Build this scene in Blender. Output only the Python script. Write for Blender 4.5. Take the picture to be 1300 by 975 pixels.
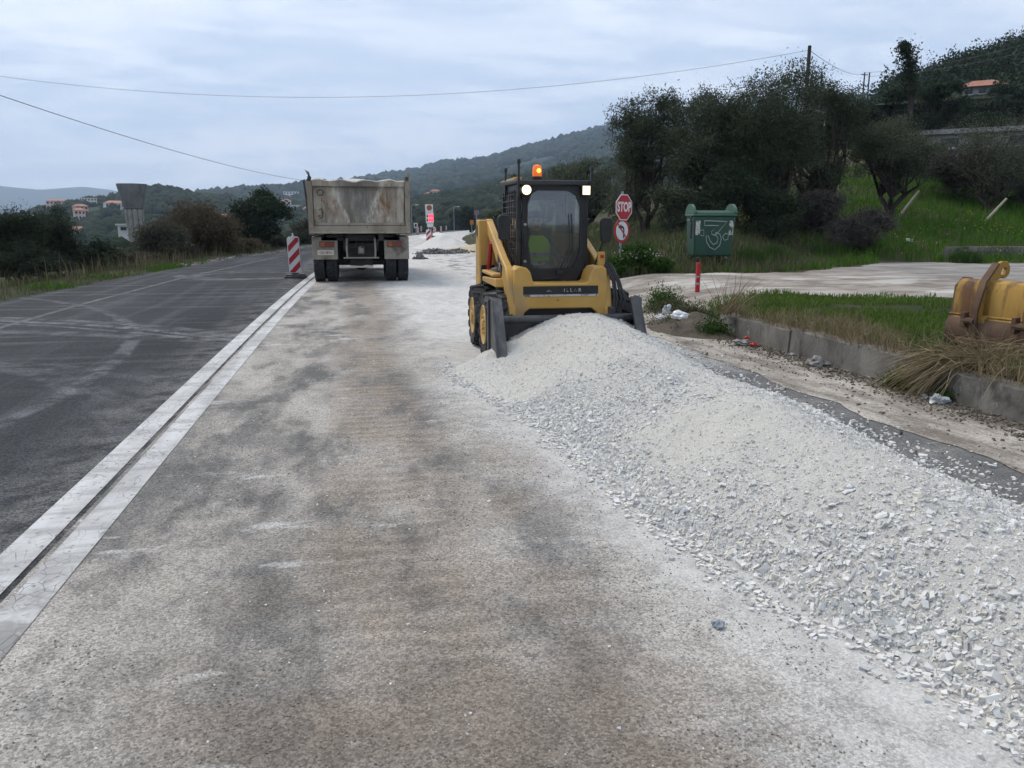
import bpy, bmesh, math, random
import numpy as np
from mathutils import Matrix, Vector

for o in list(bpy.data.objects):
    bpy.data.objects.remove(o, do_unlink=True)
SC = bpy.context.scene
COL = SC.collection
R = math.radians

# ------------------------------------------------------------------ camera, sky, sun, exposure
FPX, PW, PH, YH, XV, CAMH = 976.0, 1300.0, 975.0, 285.0, 453.0, 1.5
PITCH = math.atan((PH / 2 - YH) / FPX)
YAW = math.atan2((PW / 2 - XV) / FPX, math.cos(PITCH) + (PH / 2 - YH) / FPX * math.sin(PITCH))
cam = bpy.data.cameras.new('camera')
cam.sensor_width = 36.0
cam.lens = FPX / PW * 36.0
cam.clip_start = 0.05
cam.clip_end = 40000
camo = bpy.data.objects.new('camera', cam)
COL.objects.link(camo)
camo.location = (0, 0, CAMH)
camo.rotation_euler = (R(90) - PITCH, 0, -YAW)
SC.camera = camo

SUN_EL, SUN_AZ = R(52), R(-35)          # azimuth from +Y towards +X
world = bpy.data.worlds.new('World')
SC.world = world
world.use_nodes = True

sun = bpy.data.lights.new('sun', 'SUN')
sun.energy = 1.5
sun.angle = R(22)
sun.color = (1.0, 0.92, 0.80)
suno = bpy.data.objects.new('sun', sun)
COL.objects.link(suno)
sd = Vector((math.sin(SUN_AZ) * math.cos(SUN_EL), math.cos(SUN_AZ) * math.cos(SUN_EL), math.sin(SUN_EL)))
suno.rotation_euler = sd.to_track_quat('Z', 'Y').to_euler()
suno.location = (0, 0, 50)

SC.view_settings.view_transform = 'Standard'
SC.view_settings.look = 'None'
SC.view_settings.exposure = 0.74
SC.view_settings.gamma = 1.0
SC.view_settings.use_curve_mapping = False
SC.render.engine = 'CYCLES'
SC.cycles.use_denoising = True
SC.cycles.use_adaptive_sampling = True
SC.cycles.adaptive_threshold = 0.02
SC.cycles.max_bounces = 5
SC.cycles.diffuse_bounces = 2
SC.cycles.glossy_bounces = 3
SC.cycles.transmission_bounces = 4
SC.cycles.transparent_max_bounces = 12
SC.cycles.volume_bounces = 1
SC.cycles.caustics_reflective = False
SC.cycles.caustics_refractive = False


# ------------------------------------------------------------------ node helper
class G:
    def __init__(s, nt):
        s.nt = nt
        s.L = nt.links

    def n(s, t, **k):
        nd = s.nt.nodes.new(t)
        for a, b in k.items():
            setattr(nd, a, b)
        return nd

    def put(s, sock, v):
        if isinstance(v, bpy.types.NodeSocket):
            s.L.new(v, sock)
        elif v is not None:
            if sock.type == 'RGBA' and len(v) == 3:
                v = (*v, 1)
            sock.default_value = v

    def obj(s):
        return s.n('ShaderNodeTexCoord').outputs['Object']

    def pos(s):
        return s.n('ShaderNodeNewGeometry').outputs['Position']

    def island(s):
        return s.n('ShaderNodeNewGeometry').outputs['Random Per Island']

    def map(s, v, sc=(1, 1, 1), loc=(0, 0, 0), rot=(0, 0, 0)):
        m = s.n('ShaderNodeMapping')
        s.put(m.inputs['Vector'], v)
        m.inputs['Scale'].default_value = sc
        m.inputs['Location'].default_value = loc
        m.inputs['Rotation'].default_value = rot
        return m.outputs[0]

    def noise(s, v, scale, detail=4, rough=.55, dist=0.0):
        m = s.n('ShaderNodeTexNoise')
        s.put(m.inputs['Vector'], v)
        m.inputs['Scale'].default_value = scale
        m.inputs['Detail'].default_value = detail
        m.inputs['Roughness'].default_value = rough
        m.inputs['Distortion'].default_value = dist
        return m.outputs[0]

    def voro(s, v, scale, feat='F1', out='Distance', rnd=1.0):
        m = s.n('ShaderNodeTexVoronoi', feature=feat)
        s.put(m.inputs['Vector'], v)
        m.inputs['Scale'].default_value = scale
        m.inputs['Randomness'].default_value = rnd
        return m.outputs[out]

    def m(s, op, a, b=None, c=None, clamp=False):
        m = s.n('ShaderNodeMath', operation=op, use_clamp=clamp)
        s.put(m.inputs[0], a)
        s.put(m.inputs[1], b)
        s.put(m.inputs[2], c)
        return m.outputs[0]

    def rng(s, v, a, b, c=0.0, d=1.0, smooth=True):
        m = s.n('ShaderNodeMapRange', interpolation_type='SMOOTHSTEP' if smooth else 'LINEAR')
        s.put(m.inputs['Value'], v)
        for i, q in zip(('From Min', 'From Max', 'To Min', 'To Max'), (a, b, c, d)):
            s.put(m.inputs[i], q)
        return m.outputs[0]

    def mix(s, f, a, b, mode='MIX'):
        m = s.n('ShaderNodeMix', data_type='RGBA', blend_type=mode)
        s.put(m.inputs[0], f)
        s.put(m.inputs[6], a)
        s.put(m.inputs[7], b)
        return m.outputs[2]

    def xyz(s, v):
        m = s.n('ShaderNodeSeparateXYZ')
        s.put(m.inputs[0], v)
        return m.outputs

    def comb(s, x, y, z):
        m = s.n('ShaderNodeCombineXYZ')
        for i, q in enumerate((x, y, z)):
            s.put(m.inputs[i], q)
        return m.outputs[0]

    def band(s, x, c, w, soft):
        """1 inside |x-c|<w, fading over soft"""
        d = s.m('ABSOLUTE', s.m('SUBTRACT', x, c))
        return s.rng(d, w, w + soft, 1.0, 0.0)

    def bump(s, h, strength=.3, dist=.01):
        m = s.n('ShaderNodeBump')
        m.inputs['Strength'].default_value = strength
        m.inputs['Distance'].default_value = dist
        s.put(m.inputs['Height'], h)
        return m.outputs[0]

    def out(s, sh, vol=False):
        o = s.n('ShaderNodeOutputMaterial')
        s.L.new(sh, o.inputs['Volume' if vol else 'Surface'])

    def bsdf(s, col, rough=.8, metal=0.0, normal=None, spec=.5, **k):
        b = s.n('ShaderNodeBsdfPrincipled')
        s.put(b.inputs['Base Color'], col)
        s.put(b.inputs['Roughness'], rough)
        s.put(b.inputs['Metallic'], metal)
        s.put(b.inputs['Specular IOR Level'], spec)
        if normal is not None:
            s.put(b.inputs['Normal'], normal)
        for q, v in k.items():
            s.put(b.inputs[q.replace('_', ' ')], v)
        return b.outputs[0]


def newmat(name):
    m = bpy.data.materials.new(name)
    m.use_nodes = True
    m.node_tree.nodes.clear()
    return m, G(m.node_tree)


def pm(name, c1, c2, scale=4, rough=.7, metal=0.0, bump=.15, bs=60, bd=.004, c3=None, s3=2.0, t3=(.55, .7), spec=.4, stretch=(1, 1, 1), c4=None, s4=9, t4=(.6, .68), detail=6):
    """two tones, an optional stain colour c3 and a wear colour c4, fine relief"""
    m, g = newmat(name)
    v = g.map(g.obj(), stretch)
    col = g.mix(g.rng(g.noise(v, scale, detail, .6), .3, .7), c1, c2)
    if c3 is not None:
        col = g.mix(g.rng(g.noise(g.map(v, loc=(3.1, 7.7, 1.3)), s3, 8, .65, .4), *t3), col, c3)
    if c4 is not None:
        col = g.mix(g.rng(g.noise(g.map(v, loc=(9.1, 2.7, 5.3)), s4, 9, .7), *t4), col, c4)
    nrm = g.bump(g.noise(v, bs, 4, .6), bump, bd)
    g.out(g.bsdf(col, rough, metal, nrm, spec))
    return m


# ------------------------------------------------------------------ the sky
def build_world():
    g = G(world.node_tree)
    world.node_tree.nodes.clear()
    sky = g.n('ShaderNodeTexSky', sky_type='NISHITA', sun_disc=False)
    sky.sun_elevation = SUN_EL
    sky.sun_rotation = SUN_AZ
    sky.air_density = 1.0
    sky.dust_density = 2.0
    d = g.n('ShaderNodeTexCoord').outputs['Generated']
    x, y, z = g.xyz(d)
    zc = g.m('ADD', g.m('MAXIMUM', z, 0.0), .13)
    pl = g.comb(g.m('DIVIDE', x, zc), g.m('DIVIDE', y, zc), 0.0)      # a flat cloud deck seen in perspective
    n1 = g.noise(g.map(pl, (.75, 1.25, 1), rot=(0, 0, .25)), 1.15, 7, .52, .35)
    n2 = g.noise(g.map(pl, (1.0, 1.7, 1), (4, 2, 0), (0, 0, .5)), 2.9, 7, .58, .5)
    k = g.m('ADD', g.m('MULTIPLY', n1, .62), g.m('MULTIPLY', n2, .38))
    tone = g.rng(k, .40, .62)
    deck = g.mix(tone, (.445, .52, .645), (.79, .815, .845))
    deck = g.mix(g.rng(g.noise(pl, .5, 3), .4, .62), deck, g.mix(.5, deck, (.52, .575, .675)))
    # towards the horizon the deck thins to a pale lavender veil with small lit puffs
    low = g.rng(z, .0, .2, 1.0, 0.0)
    deck = g.mix(g.m('MULTIPLY', low, .55), deck, (.555, .585, .655))
    pf = g.noise(g.map(d, (9, 9, 15)), 1.0, 6, .55)
    puff = g.m('MULTIPLY', g.rng(pf, .50, .64), g.m('MULTIPLY', g.rng(z, .03, .06), g.rng(z, .10, .15, 1.0, 0.0)))
    deck = g.mix(g.m('MULTIPLY', puff, .75), deck, (.80, .79, .79))
    # Nishita light (scaled into range) filtered through the deck
    b1 = g.n('ShaderNodeBackground')
    g.L.new(sky.outputs[0], b1.inputs[0])
    b1.inputs[1].default_value = 0.06
    b2 = g.n('ShaderNodeBackground')
    g.L.new(deck, b2.inputs[0])
    b2.inputs[1].default_value = 1.0
    mx = g.n('ShaderNodeMixShader')
    mx.inputs[0].default_value = .88
    g.L.new(b1.outputs[0], mx.inputs[1])
    g.L.new(b2.outputs[0], mx.inputs[2])
    o = g.n('ShaderNodeOutputWorld')
    g.L.new(mx.outputs[0], o.inputs[0])


build_world()


# ------------------------------------------------------------------ pixel rays, noise, terrain height
def ray(px, py):
    a = (px - PW / 2) / FPX
    b = (PH / 2 - py) / FPX
    fw = math.cos(PITCH) + b * math.sin(PITCH)
    up = -math.sin(PITCH) + b * math.cos(PITCH)
    return np.array((a * math.cos(YAW) + fw * math.sin(YAW), -a * math.sin(YAW) + fw * math.cos(YAW), up))


def atY(px, py, Y):
    d = ray(px, py)
    t = Y / d[1]
    return np.array((d[0] * t, Y, CAMH + d[2] * t))


def atz(px, py, z=0.0):
    d = ray(px, py)
    t = (z - CAMH) / d[2]
    return np.array((d[0] * t, d[1] * t, z))


def hsh(i, j, s):
    v = np.sin(i * 127.1 + j * 311.7 + s * 74.7) * 43758.5453
    return v - np.floor(v)


def vn(x, y, s=0):
    x = np.asarray(x, float)
    y = np.asarray(y, float)
    i, j = np.floor(x), np.floor(y)
    u, v = x - i, y - j
    u, v = u * u * (3 - 2 * u), v * v * (3 - 2 * v)
    a, b, c, d = hsh(i, j, s), hsh(i + 1, j, s), hsh(i, j + 1, s), hsh(i + 1, j + 1, s)
    return a + (b - a) * u + (c - a) * v + (a - b - c + d) * u * v


def fbm(x, y, s=0, o=4, g=.5):
    t, a, n = 0.0, 1.0, 0.0
    for k in range(o):
        t = t + a * vn(x * 2 ** k, y * 2 ** k, s + k * 13)
        n += a
        a *= g
    return t / n - .5


def sst(x, a, b):
    t = np.clip((np.asarray(x, float) - a) / (b - a), 0, 1)
    return t * t * (3 - 2 * t)


def bend(y):
    y = np.asarray(y, float)
    q = np.clip(y, 8, 140)
    return (q - 8) ** 2 / 1120 + np.maximum(y - 140, 0) * .236


def left_edge(y):
    return np.interp(y, (-60, 16, 24, 30, 36, 47, 98, 140, 300), (-6.9, -6.8, -6.5, -5.95, -5.5, -4.0, 2.4, 10.0, 48.0))


GUT0, KERB0, KERB1 = 3.93, 4.97, 5.19


def H(x, y):
    x = np.asarray(x, float)
    y = np.asarray(y, float)
    z = np.full(np.broadcast(x, y).shape, -.035)
    # left: a verge that falls to a low plain
    s = left_edge(y) - x
    dl = -.03 * sst(s, 0, .3) + .06 * sst(s, .1, .7) - 1.15 * sst(s, 1.4, 6.5) - 6.4 * sst(s, 6, 75)
    dl = dl + fbm(x * .7, y * .7, 3) * .22 * sst(s, .3, 1.5)
    z = np.where(s > 0, z + dl, z)
    # right: kerbed verge, side road, bank
    e = x - (KERB1 - .03 + bend(y) + 1.7 * sst(y, 19, 27))
    lift = sst(e, 0, .03) * sst(y, 11.2, 9.4) + sst(e, -.9, 2.2) * sst(y, 9.4, 11.2)
    verge = .335 * lift + fbm(x * .8, y * .8, 9) * .10 * sst(e, .25, 1.2) * sst(y, 13, 11)
    yf = 18.2 + 3.3 * sst(x, 10, 15)
    s1 = y - yf + .12 * (x - 12)
    s2 = (x - 5.2 - bend(y) - 1.7 * sst(y, 19, 27)) * 1.1
    q = np.minimum(s1, s2)
    q = np.minimum(q, 150)
    bank = .16 * np.maximum(q, 0) * sst(q, -.5, 3) + .06 * np.maximum(q - 14, 0)
    bank = bank + fbm(x * .25, y * .25, 21) * .55 * sst(q, 1, 6) + fbm(x * .9, y * .9, 5) * .16 * sst(q, .3, 2)
    z = np.where(e > 0 - .9 * (y > 9.4), z + verge + np.where(q > -.5, bank, 0), z)
    # side road is levelled
    return z


def Hs(x, y):
    return float(H(np.array([x]), np.array([y]))[0])


def hit(px, py, tmax=400):
    d = ray(px, py)
    t = np.geomspace(2, tmax, 3000)
    zz = CAMH + d[2] * t
    g_ = H(d[0] * t, d[1] * t)
    k = np.argmax(zz < g_)
    if zz[k] >= g_[k]:
        k = len(t) - 1
    return np.array((d[0] * t[k], d[1] * t[k], g_[k]))


# ------------------------------------------------------------------ mesh helpers
def props(o, label=None, cat=None, group=None, kind=None):
    for k, v in (('label', label), ('category', cat), ('group', group), ('kind', kind)):
        if v:
            o[k] = v
    return o


def link(name, me, mat=None, parent=None, loc=(0, 0, 0), **k):
    o = bpy.data.objects.new(name, me)
    COL.objects.link(o)
    if mat is not None and me is not None and len(me.materials) == 0:
        me.materials.append(mat)
    if parent is not None:
        o.parent = parent
    o.location = loc
    return props(o, **k)


def empty(name, loc=(0, 0, 0), rz=0.0, parent=None, **k):
    o = bpy.data.objects.new(name, None)
    COL.objects.link(o)
    o.empty_display_size = .2
    o.location = loc
    o.rotation_euler = (0, 0, rz)
    if parent is not None:
        o.parent = parent
    return props(o, **k)


def copy_tree(o, parent=None, **k):
    c = o.copy()
    COL.objects.link(c)
    c.parent = parent
    for ch in o.children:
        copy_tree(ch, c)
    return props(c, **k)


def npmesh(name, V, F):
    """V (n,3), F (m,k) all the same k"""
    V = np.asarray(V, np.float32).reshape(-1, 3)
    F = np.asarray(F, np.int32)
    me = bpy.data.meshes.new(name)
    k = F.shape[1]
    me.vertices.add(len(V))
    me.vertices.foreach_set('co', V.ravel())
    me.loops.add(F.size)
    me.loops.foreach_set('vertex_index', F.ravel())
    me.polygons.add(len(F))
    me.polygons.foreach_set('loop_start', np.arange(0, F.size, k, dtype=np.int32))
    me.update(calc_edges=True)
    return me


def grid_mesh(name, X, Y, Z, smooth=True):
    r, c = X.shape
    i = np.arange(r * c).reshape(r, c)
    F = np.stack((i[:-1, :-1], i[:-1, 1:], i[1:, 1:], i[1:, :-1]), -1).reshape(-1, 4)
    me = npmesh(name, np.stack((X, Y, Z), -1), F)
    if smooth:
        me.shade_smooth()
    return me


class MB:
    def __init__(s):
        s.v, s.f = [], []

    def add(s, vs, fs, M=None):
        b = len(s.v)
        for v in vs:
            v = Vector(v)
            s.v.append(M @ v if M is not None else v)
        s.f += [tuple(b + i for i in f) for f in fs]
        return s

    def box(s, x0, x1, y0, y1, z0, z1, M=None):
        v = [(x, y, z) for z in (z0, z1) for y in (y0, y1) for x in (x0, x1)]
        return s.add(v, [(0, 2, 3, 1), (4, 5, 7, 6), (0, 1, 5, 4), (2, 6, 7, 3), (0, 4, 6, 2), (1, 3, 7, 5)], M)

    def prism(s, poly, axis, a, b, M=None, poly2=None):
        """poly: 2D outline in the two other axes (x: y,z; y: x,z; z: x,y)"""
        n = len(poly)

        def p3(q, h):
            return {'x': (h, q[0], q[1]), 'y': (q[0], h, q[1]), 'z': (q[0], q[1], h)}[axis]
        v = [p3(q, a) for q in poly] + [p3(q, b) for q in (poly2 or poly)]
        f = [tuple(range(n)), tuple(range(2 * n - 1, n - 1, -1))]
        f += [(i, i + n, (i + 1) % n + n, (i + 1) % n) for i in range(n)]
        return s.add(v, f, M)

    def tube(s, pts, r, n=8, cap=True):
        pts = [Vector(p) for p in pts]
        rs = r if isinstance(r, (list, tuple)) else [r] * len(pts)
        vs, fs = [], []
        up = None
        for i, p in enumerate(pts):
            t = (pts[min(i + 1, len(pts) - 1)] - pts[max(i - 1, 0)]).normalized()
            if up is None:
                up = Vector((0, 0, 1)) if abs(t.z) < .9 else Vector((1, 0, 0))
            a = t.cross(up).normalized()
            up = a.cross(t).normalized()
            for k in range(n):
                w = 2 * math.pi * k / n
                vs.append(p + (a * math.cos(w) + up * math.sin(w)) * rs[i])
        for i in range(len(pts) - 1):
            for k in range(n):
                k2 = (k + 1) % n
                fs.append((i * n + k, i * n + k2, (i + 1) * n + k2, (i + 1) * n + k))
        if cap:
            fs.append(tuple(range(n - 1, -1, -1)))
            fs.append(tuple((len(pts) - 1) * n + k for k in range(n)))
        return s.add(vs, fs)

    def lathe(s, prof, axis, n=24, c=(0, 0, 0)):
        """prof: (radius, height) list, closed at ends if radius 0"""
        vs, fs = [], []
        for r, h in prof:
            for k in range(n):
                w = 2 * math.pi * k / n
                a, b = r * math.cos(w), r * math.sin(w)
                p = {'x': (h, a, b), 'y': (a, h, b), 'z': (a, b, h)}[axis]
                vs.append((p[0] + c[0], p[1] + c[1], p[2] + c[2]))
        for i in range(len(prof) - 1):
            for k in range(n):
                k2 = (k + 1) % n
                fs.append((i * n + k, i * n + k2, (i + 1) * n + k2, (i + 1) * n + k))
        fs.append(tuple(range(n - 1, -1, -1)))
        fs.append(tuple((len(prof) - 1) * n + k for k in range(n)))
        return s.add(vs, fs)

    def ring(s, outer, inner, y0, y1):
        """frame in the xz plane between two loops of equal length"""
        n = len(outer)
        v = [(q[0], y0, q[1]) for q in outer] + [(q[0], y0, q[1]) for q in inner] + [(q[0], y1, q[1]) for q in outer] + [(q[0], y1, q[1]) for q in inner]
        f = []
        for i in range(n):
            j = (i + 1) % n
            f += [(i, j, n + j, n + i), (2 * n + i, 3 * n + i, 3 * n + j, 2 * n + j), (i, 2 * n + i, 2 * n + j, j), (n + i, n + j, 3 * n + j, 3 * n + i)]
        return s.add(v, f)

    def build(s, name, mat, parent=None, bevel=0.0, smooth=True, loc=(0, 0, 0), rot=None, seg=2, **k):
        me = bpy.data.meshes.new(name)
        me.from_pydata([tuple(v) for v in s.v], [], s.f)
        bm = bmesh.new()
        bm.from_mesh(me)
        bmesh.ops.recalc_face_normals(bm, faces=bm.faces)
        bm.to_mesh(me)
        bm.free()
        if smooth:
            me.shade_smooth()
            me.set_sharp_from_angle(angle=R(35))
        o = link(name, me, mat, parent, loc, **k)
        if rot:
            o.rotation_euler = rot
        if bevel:
            b = o.modifiers.new('bevel', 'BEVEL')
            b.width = bevel
            b.segments = seg
            b.limit_method = 'ANGLE'
            b.angle_limit = R(40)
        return o


def bx(*a):
    return MB().box(*a)


def text_mesh(name, body, size, mat, parent, loc, rot=(R(90), 0, 0), depth=.003, sx=1.0, align='CENTER', bold=0.0):
    cu = bpy.data.curves.new(name, 'FONT')
    cu.body = body
    cu.size = size
    cu.extrude = depth
    cu.offset = bold
    cu.align_x = align
    cu.align_y = 'CENTER'
    cu.resolution_u = 3
    t = bpy.data.objects.new(name, cu)
    COL.objects.link(t)
    dg = bpy.context.evaluated_depsgraph_get()
    me = bpy.data.meshes.new_from_object(t.evaluated_get(dg))
    bpy.data.objects.remove(t)
    me.materials.clear()
    o = link(name, me, mat, parent, loc)
    o.rotation_euler = rot
    o.scale = (sx, 1, 1)
    return o
rng = np.random.default_rng(7)
random.seed(7)


# ------------------------------------------------------------------ ground materials
def grit(g, v, scale, lo, hi):
    """per-grain colour factor"""
    return g.rng(g.xyz(g.voro(v, scale, 'F1', 'Color'))[0], 0, 1, lo, hi, False)


def mat_fresh_asphalt():
    m, g = newmat('fresh_asphalt')
    p = g.pos()
    x, y, z = g.xyz(p)
    col = g.mix(g.rng(g.noise(g.map(p, (.5, .12, 1)), 1.0, 5), .35, .65), (.021, .0225, .026), (.033, .035, .039))
    # pale dust dragged across by turning tyres: curved streaks
    for cx, cy, r, w, st in ((-11, 2.2, 12.6, .035, .5), (-11, 2.2, 12.95, .06, .4), (-13.5, -2, 17.2, .03, .45), (-13.5, -2, 17.55, .05, .35), (-9.5, 3, 8.4, .09, .22), (-9.5, 3, 7.1, .07, .25), (-3.2, 24.5, 1.6, .12, .45), (-3.0, 24.8, 2.3, .10, .4), (-16, 8, 13.4, .05, .35), (-10.2, -2, 13.0, .08, .22), (-12, -6, 19.5, .10, .3)):
        dx, dy = g.m('SUBTRACT', x, cx), g.m('SUBTRACT', y, cy)
        d = g.m('SQRT', g.m('ADD', g.m('MULTIPLY', dx, dx), g.m('MULTIPLY', dy, dy)))
        d = g.m('ADD', d, g.m('MULTIPLY', g.noise(p, 1.3, 3), .12))
        k = g.m('MULTIPLY', g.band(d, r, w, w * 1.6), g.rng(g.noise(p, 2.6, 7, .7), .40, .62))
        col = g.mix(g.m('MULTIPLY', k, st), col, (.24, .24, .25))
    # dust gathers in the middle of the lane and by the lines, thin wheel-polished streaks
    st = g.noise(g.map(p, (2.2, .10, 1)), 1.0, 6, .6)
    col = g.mix(g.m('MULTIPLY', g.rng(st, .48, .68), .40), col, (.085, .087, .092))
    sw = g.noise(g.map(p, (.22, 2.4, 1), rot=(0, 0, .22)), 1.0, 7, .62)
    col = g.mix(g.m('MULTIPLY', g.m('MULTIPLY', g.rng(sw, .5, .68), g.rng(y, 6, 12)), .26), col, (.20, .20, .21))
    col = g.mix(g.m('MULTIPLY', g.rng(x, -2.4, -1.65), g.m('MULTIPLY', g.rng(g.noise(p, 3, 6, .7), .4, .6), .5)), col, (.17, .165, .16))
    gr = g.rng(g.noise(p, 110, 3, .7), .28, .72, .35, 1.8, False)
    gr2 = grit(g, p, 85, .5, 1.55)
    col = g.mix(1.0, col, g.comb(g.m('MULTIPLY', gr, gr2), g.m('MULTIPLY', gr, gr2), g.m('MULTIPLY', gr, gr2)), 'MULTIPLY')
    nrm = g.bump(g.noise(p, 120, 3, .6), .55, .006)
    g.out(g.bsdf(col, .85, 0, nrm, .12))
    return m


def dark_x(g, x, y):
    """bare asphalt strip between the heap and the gutter"""
    return g.m('MULTIPLY', g.rng(x, 3.25, 3.6), g.rng(y, 9.0, 12.0, 1.0, 0.0))


def mat_worn_lane():
    m, g = newmat('dusty_worn_asphalt')
    p = g.pos()
    x, y, z = g.xyz(p)
    wob = g.m('ADD', x, g.m('MULTIPLY', g.m('SUBTRACT', g.noise(g.map(p, (.6, .35, 1)), 1, 3), .5), .5))
    big = g.noise(g.map(p, (.9, .30, 1)), 1.0, 7, .6, .3)
    fine = g.noise(g.map(p, (2.3, 1.05, 1), rot=(0, 0, -.10)), 1.0, 9, .66)
    mott = g.noise(p, 7.0, 6, .7)
    asp = g.mix(g.rng(fine, .35, .65), (.125, .121, .115), (.215, .207, .196))
    dust = g.mix(g.rng(big, .35, .65), (.305, .275, .24), (.41, .385, .352))
    dk = g.m('ADD', g.m('MULTIPLY', big, .5), g.m('ADD', g.m('MULTIPLY', fine, .42), g.m('MULTIPLY', mott, .14)))
    col = g.mix(g.rng(dk, .455, .60), asp, dust)
    strip_ = g.m('MULTIPLY', g.rng(dark_x(g, x, y), -.1, .5), g.rng(g.noise(p, 2.0, 5, .6), .3, .55, .75, 1.0))
    col = g.mix(strip_, col, g.mix(fine, (.055, .056, .058), (.13, .128, .126)))
    # earth carried on tyres: two brown tracks and a broad brown sweep near the foot of the picture
    trk = g.m('ADD', g.band(wob, .12, .20, .35), g.band(wob, .98, .16, .34), clamp=True)
    rip = g.n('ShaderNodeTexWave', wave_type='BANDS', bands_direction='Y')
    g.put(rip.inputs['Vector'], p)
    rip.inputs['Scale'].default_value = 2.2
    rip.inputs['Distortion'].default_value = 7.0
    rip.inputs['Detail'].default_value = 3
    tk = g.m('MULTIPLY', trk, g.rng(g.m('ADD', g.m('MULTIPLY', fine, .6), g.m('MULTIPLY', g.noise(p, 1.1, 5), .5)), .42, .62))
    col = g.mix(g.m('MULTIPLY', tk, .62), col, g.mix(rip.outputs[0], (.165, .130, .098), (.265, .215, .167)))
    near = g.m('MULTIPLY', g.rng(y, 1.2, 4.6, 1.0, 0.0), g.rng(g.noise(g.map(p, (.8, 1.7, 1), (3, 1, 0)), 1, 7, .62), .42, .60))
    near = g.m('MULTIPLY', near, g.m('MULTIPLY', g.rng(x, -1.1, -.4), g.rng(x, 1.1, 1.7, 1.0, 0.0)))
    col = g.mix(g.m('MULTIPLY', near, .75), col, g.mix(mott, (.13, .105, .083), (.215, .176, .14)))
    # dark damp scuffs
    sc = g.rng(g.noise(g.map(p, (2.4, .8, 1), (7, 3, 0), (0, 0, .15)), 1.0, 9, .70), .56, .72)
    col = g.mix(g.m('MULTIPLY', sc, .32), col, (.095, .088, .08))
    # white stone flour: along the heap's foot and over the lane by the machines
    tx = g.m('ADD', x, g.m('MULTIPLY', g.m('SUBTRACT', g.noise(p, 1.6, 6, .65), .5), .9))
    w1 = g.m('MULTIPLY', g.rng(g.m('SUBTRACT', tx, g.rng(y, 1.5, 7.0, 1.35, .75, False)), -.55, .35), g.rng(x, 3.05, 3.45, 1.0, .08))
    w2 = g.m('MULTIPLY', g.m('MULTIPLY', g.rng(y, 6.4, 9.5), g.rng(wob, .25, 1.0)), g.rng(fine, .34, .58))
    w3 = g.m('MULTIPLY', g.rng(y, 27, 42), g.rng(fine, .36, .66, .15, .9))
    w4 = g.rng(g.noise(g.map(p, (1.2, 3.3, 1), (1, 9, 0)), 1.0, 7, .6), .60, .68)
    wh = g.m('MAXIMUM', g.m('MULTIPLY', w1, .85), g.m('MAXIMUM', w2, g.m('MAXIMUM', w3, g.m('MULTIPLY', w4, .6))))
    wh = g.m('MULTIPLY', wh, g.rng(mott, .25, .6, .55, 1.0))
    col = g.mix(wh, col, g.mix(mott, (.46, .45, .43), (.62, .61, .59)))
    # drag scratches
    scr = g.noise(g.map(p, (.5, 14, 1), rot=(0, 0, .3)), 1.0, 4, .6)
    col = g.mix(g.m('MULTIPLY', g.rng(scr, .68, .74), .5), col, (.5, .49, .47))
    gr = g.rng(g.noise(p, 140, 4, .75), .25, .75, .40, 1.62, False)
    gr2 = grit(g, p, 110, .60, 1.38)
    k = g.m('MULTIPLY', gr, gr2)
    col = g.mix(g.rng(wh, .3, .9, .95, .35), col, g.mix(1.0, col, g.comb(k, k, k), 'MULTIPLY'))
    h = g.m('ADD', g.noise(p, 90, 4, .65), g.m('MULTIPLY', g.noise(p, 9, 4), 1.6))
    h = g.m('ADD', h, g.m('MULTIPLY', g.m('MULTIPLY', rip.outputs[0], trk), .35))
    g.out(g.bsdf(col, .92, 0, g.bump(h, .6, .010), .2))
    return m


def mat_marking():
    m, g = newmat('worn_line_paint')
    p = g.pos()
    x, y, z = g.xyz(p)
    cr = g.voro(g.map(p, (1, .75, 1)), 16, 'DISTANCE_TO_EDGE')
    crack = g.m('MULTIPLY', g.rng(cr, .01, .035, 1.0, 0.0), g.rng(g.noise(p, 2.2, 4), .42, .6))
    wear = g.rng(g.noise(g.map(p, (9, 3, 1)), 2.0, 9, .72), .57, .68)
    edge = g.rng(g.noise(p, 22, 6, .72), .585, .66)
    k = g.m('MAXIMUM', g.m('MULTIPLY', crack, .8), g.m('MAXIMUM', g.m('MULTIPLY', wear, .75), g.m('MULTIPLY', edge, .8)))
    pale = g.mix(g.rng(g.noise(g.map(p, (3, .6, 1)), 1.5, 6, .6), .35, .7), (.54, .54, .535), (.36, .355, .35))
    sm = g.noise(g.map(p, (1.2, 5.5, 1), rot=(0, 0, .9)), 1.0, 7, .65)
    pale = g.mix(g.m('MULTIPLY', g.rng(sm, .48, .64), .6), pale, (.24, .235, .23))
    pale = g.mix(g.m('MULTIPLY', g.rng(y, 2.4, 4.2, 1.0, 0.0), g.rng(g.noise(p, 5, 7, .7), .38, .56)), pale, (.20, .19, .18))
    g.out(g.bsdf(g.mix(k, pale, (.11, .11, .115)), .75, 0, g.bump(g.noise(p, 110, 4, .6), .5, .005), .3))
    return m


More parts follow.
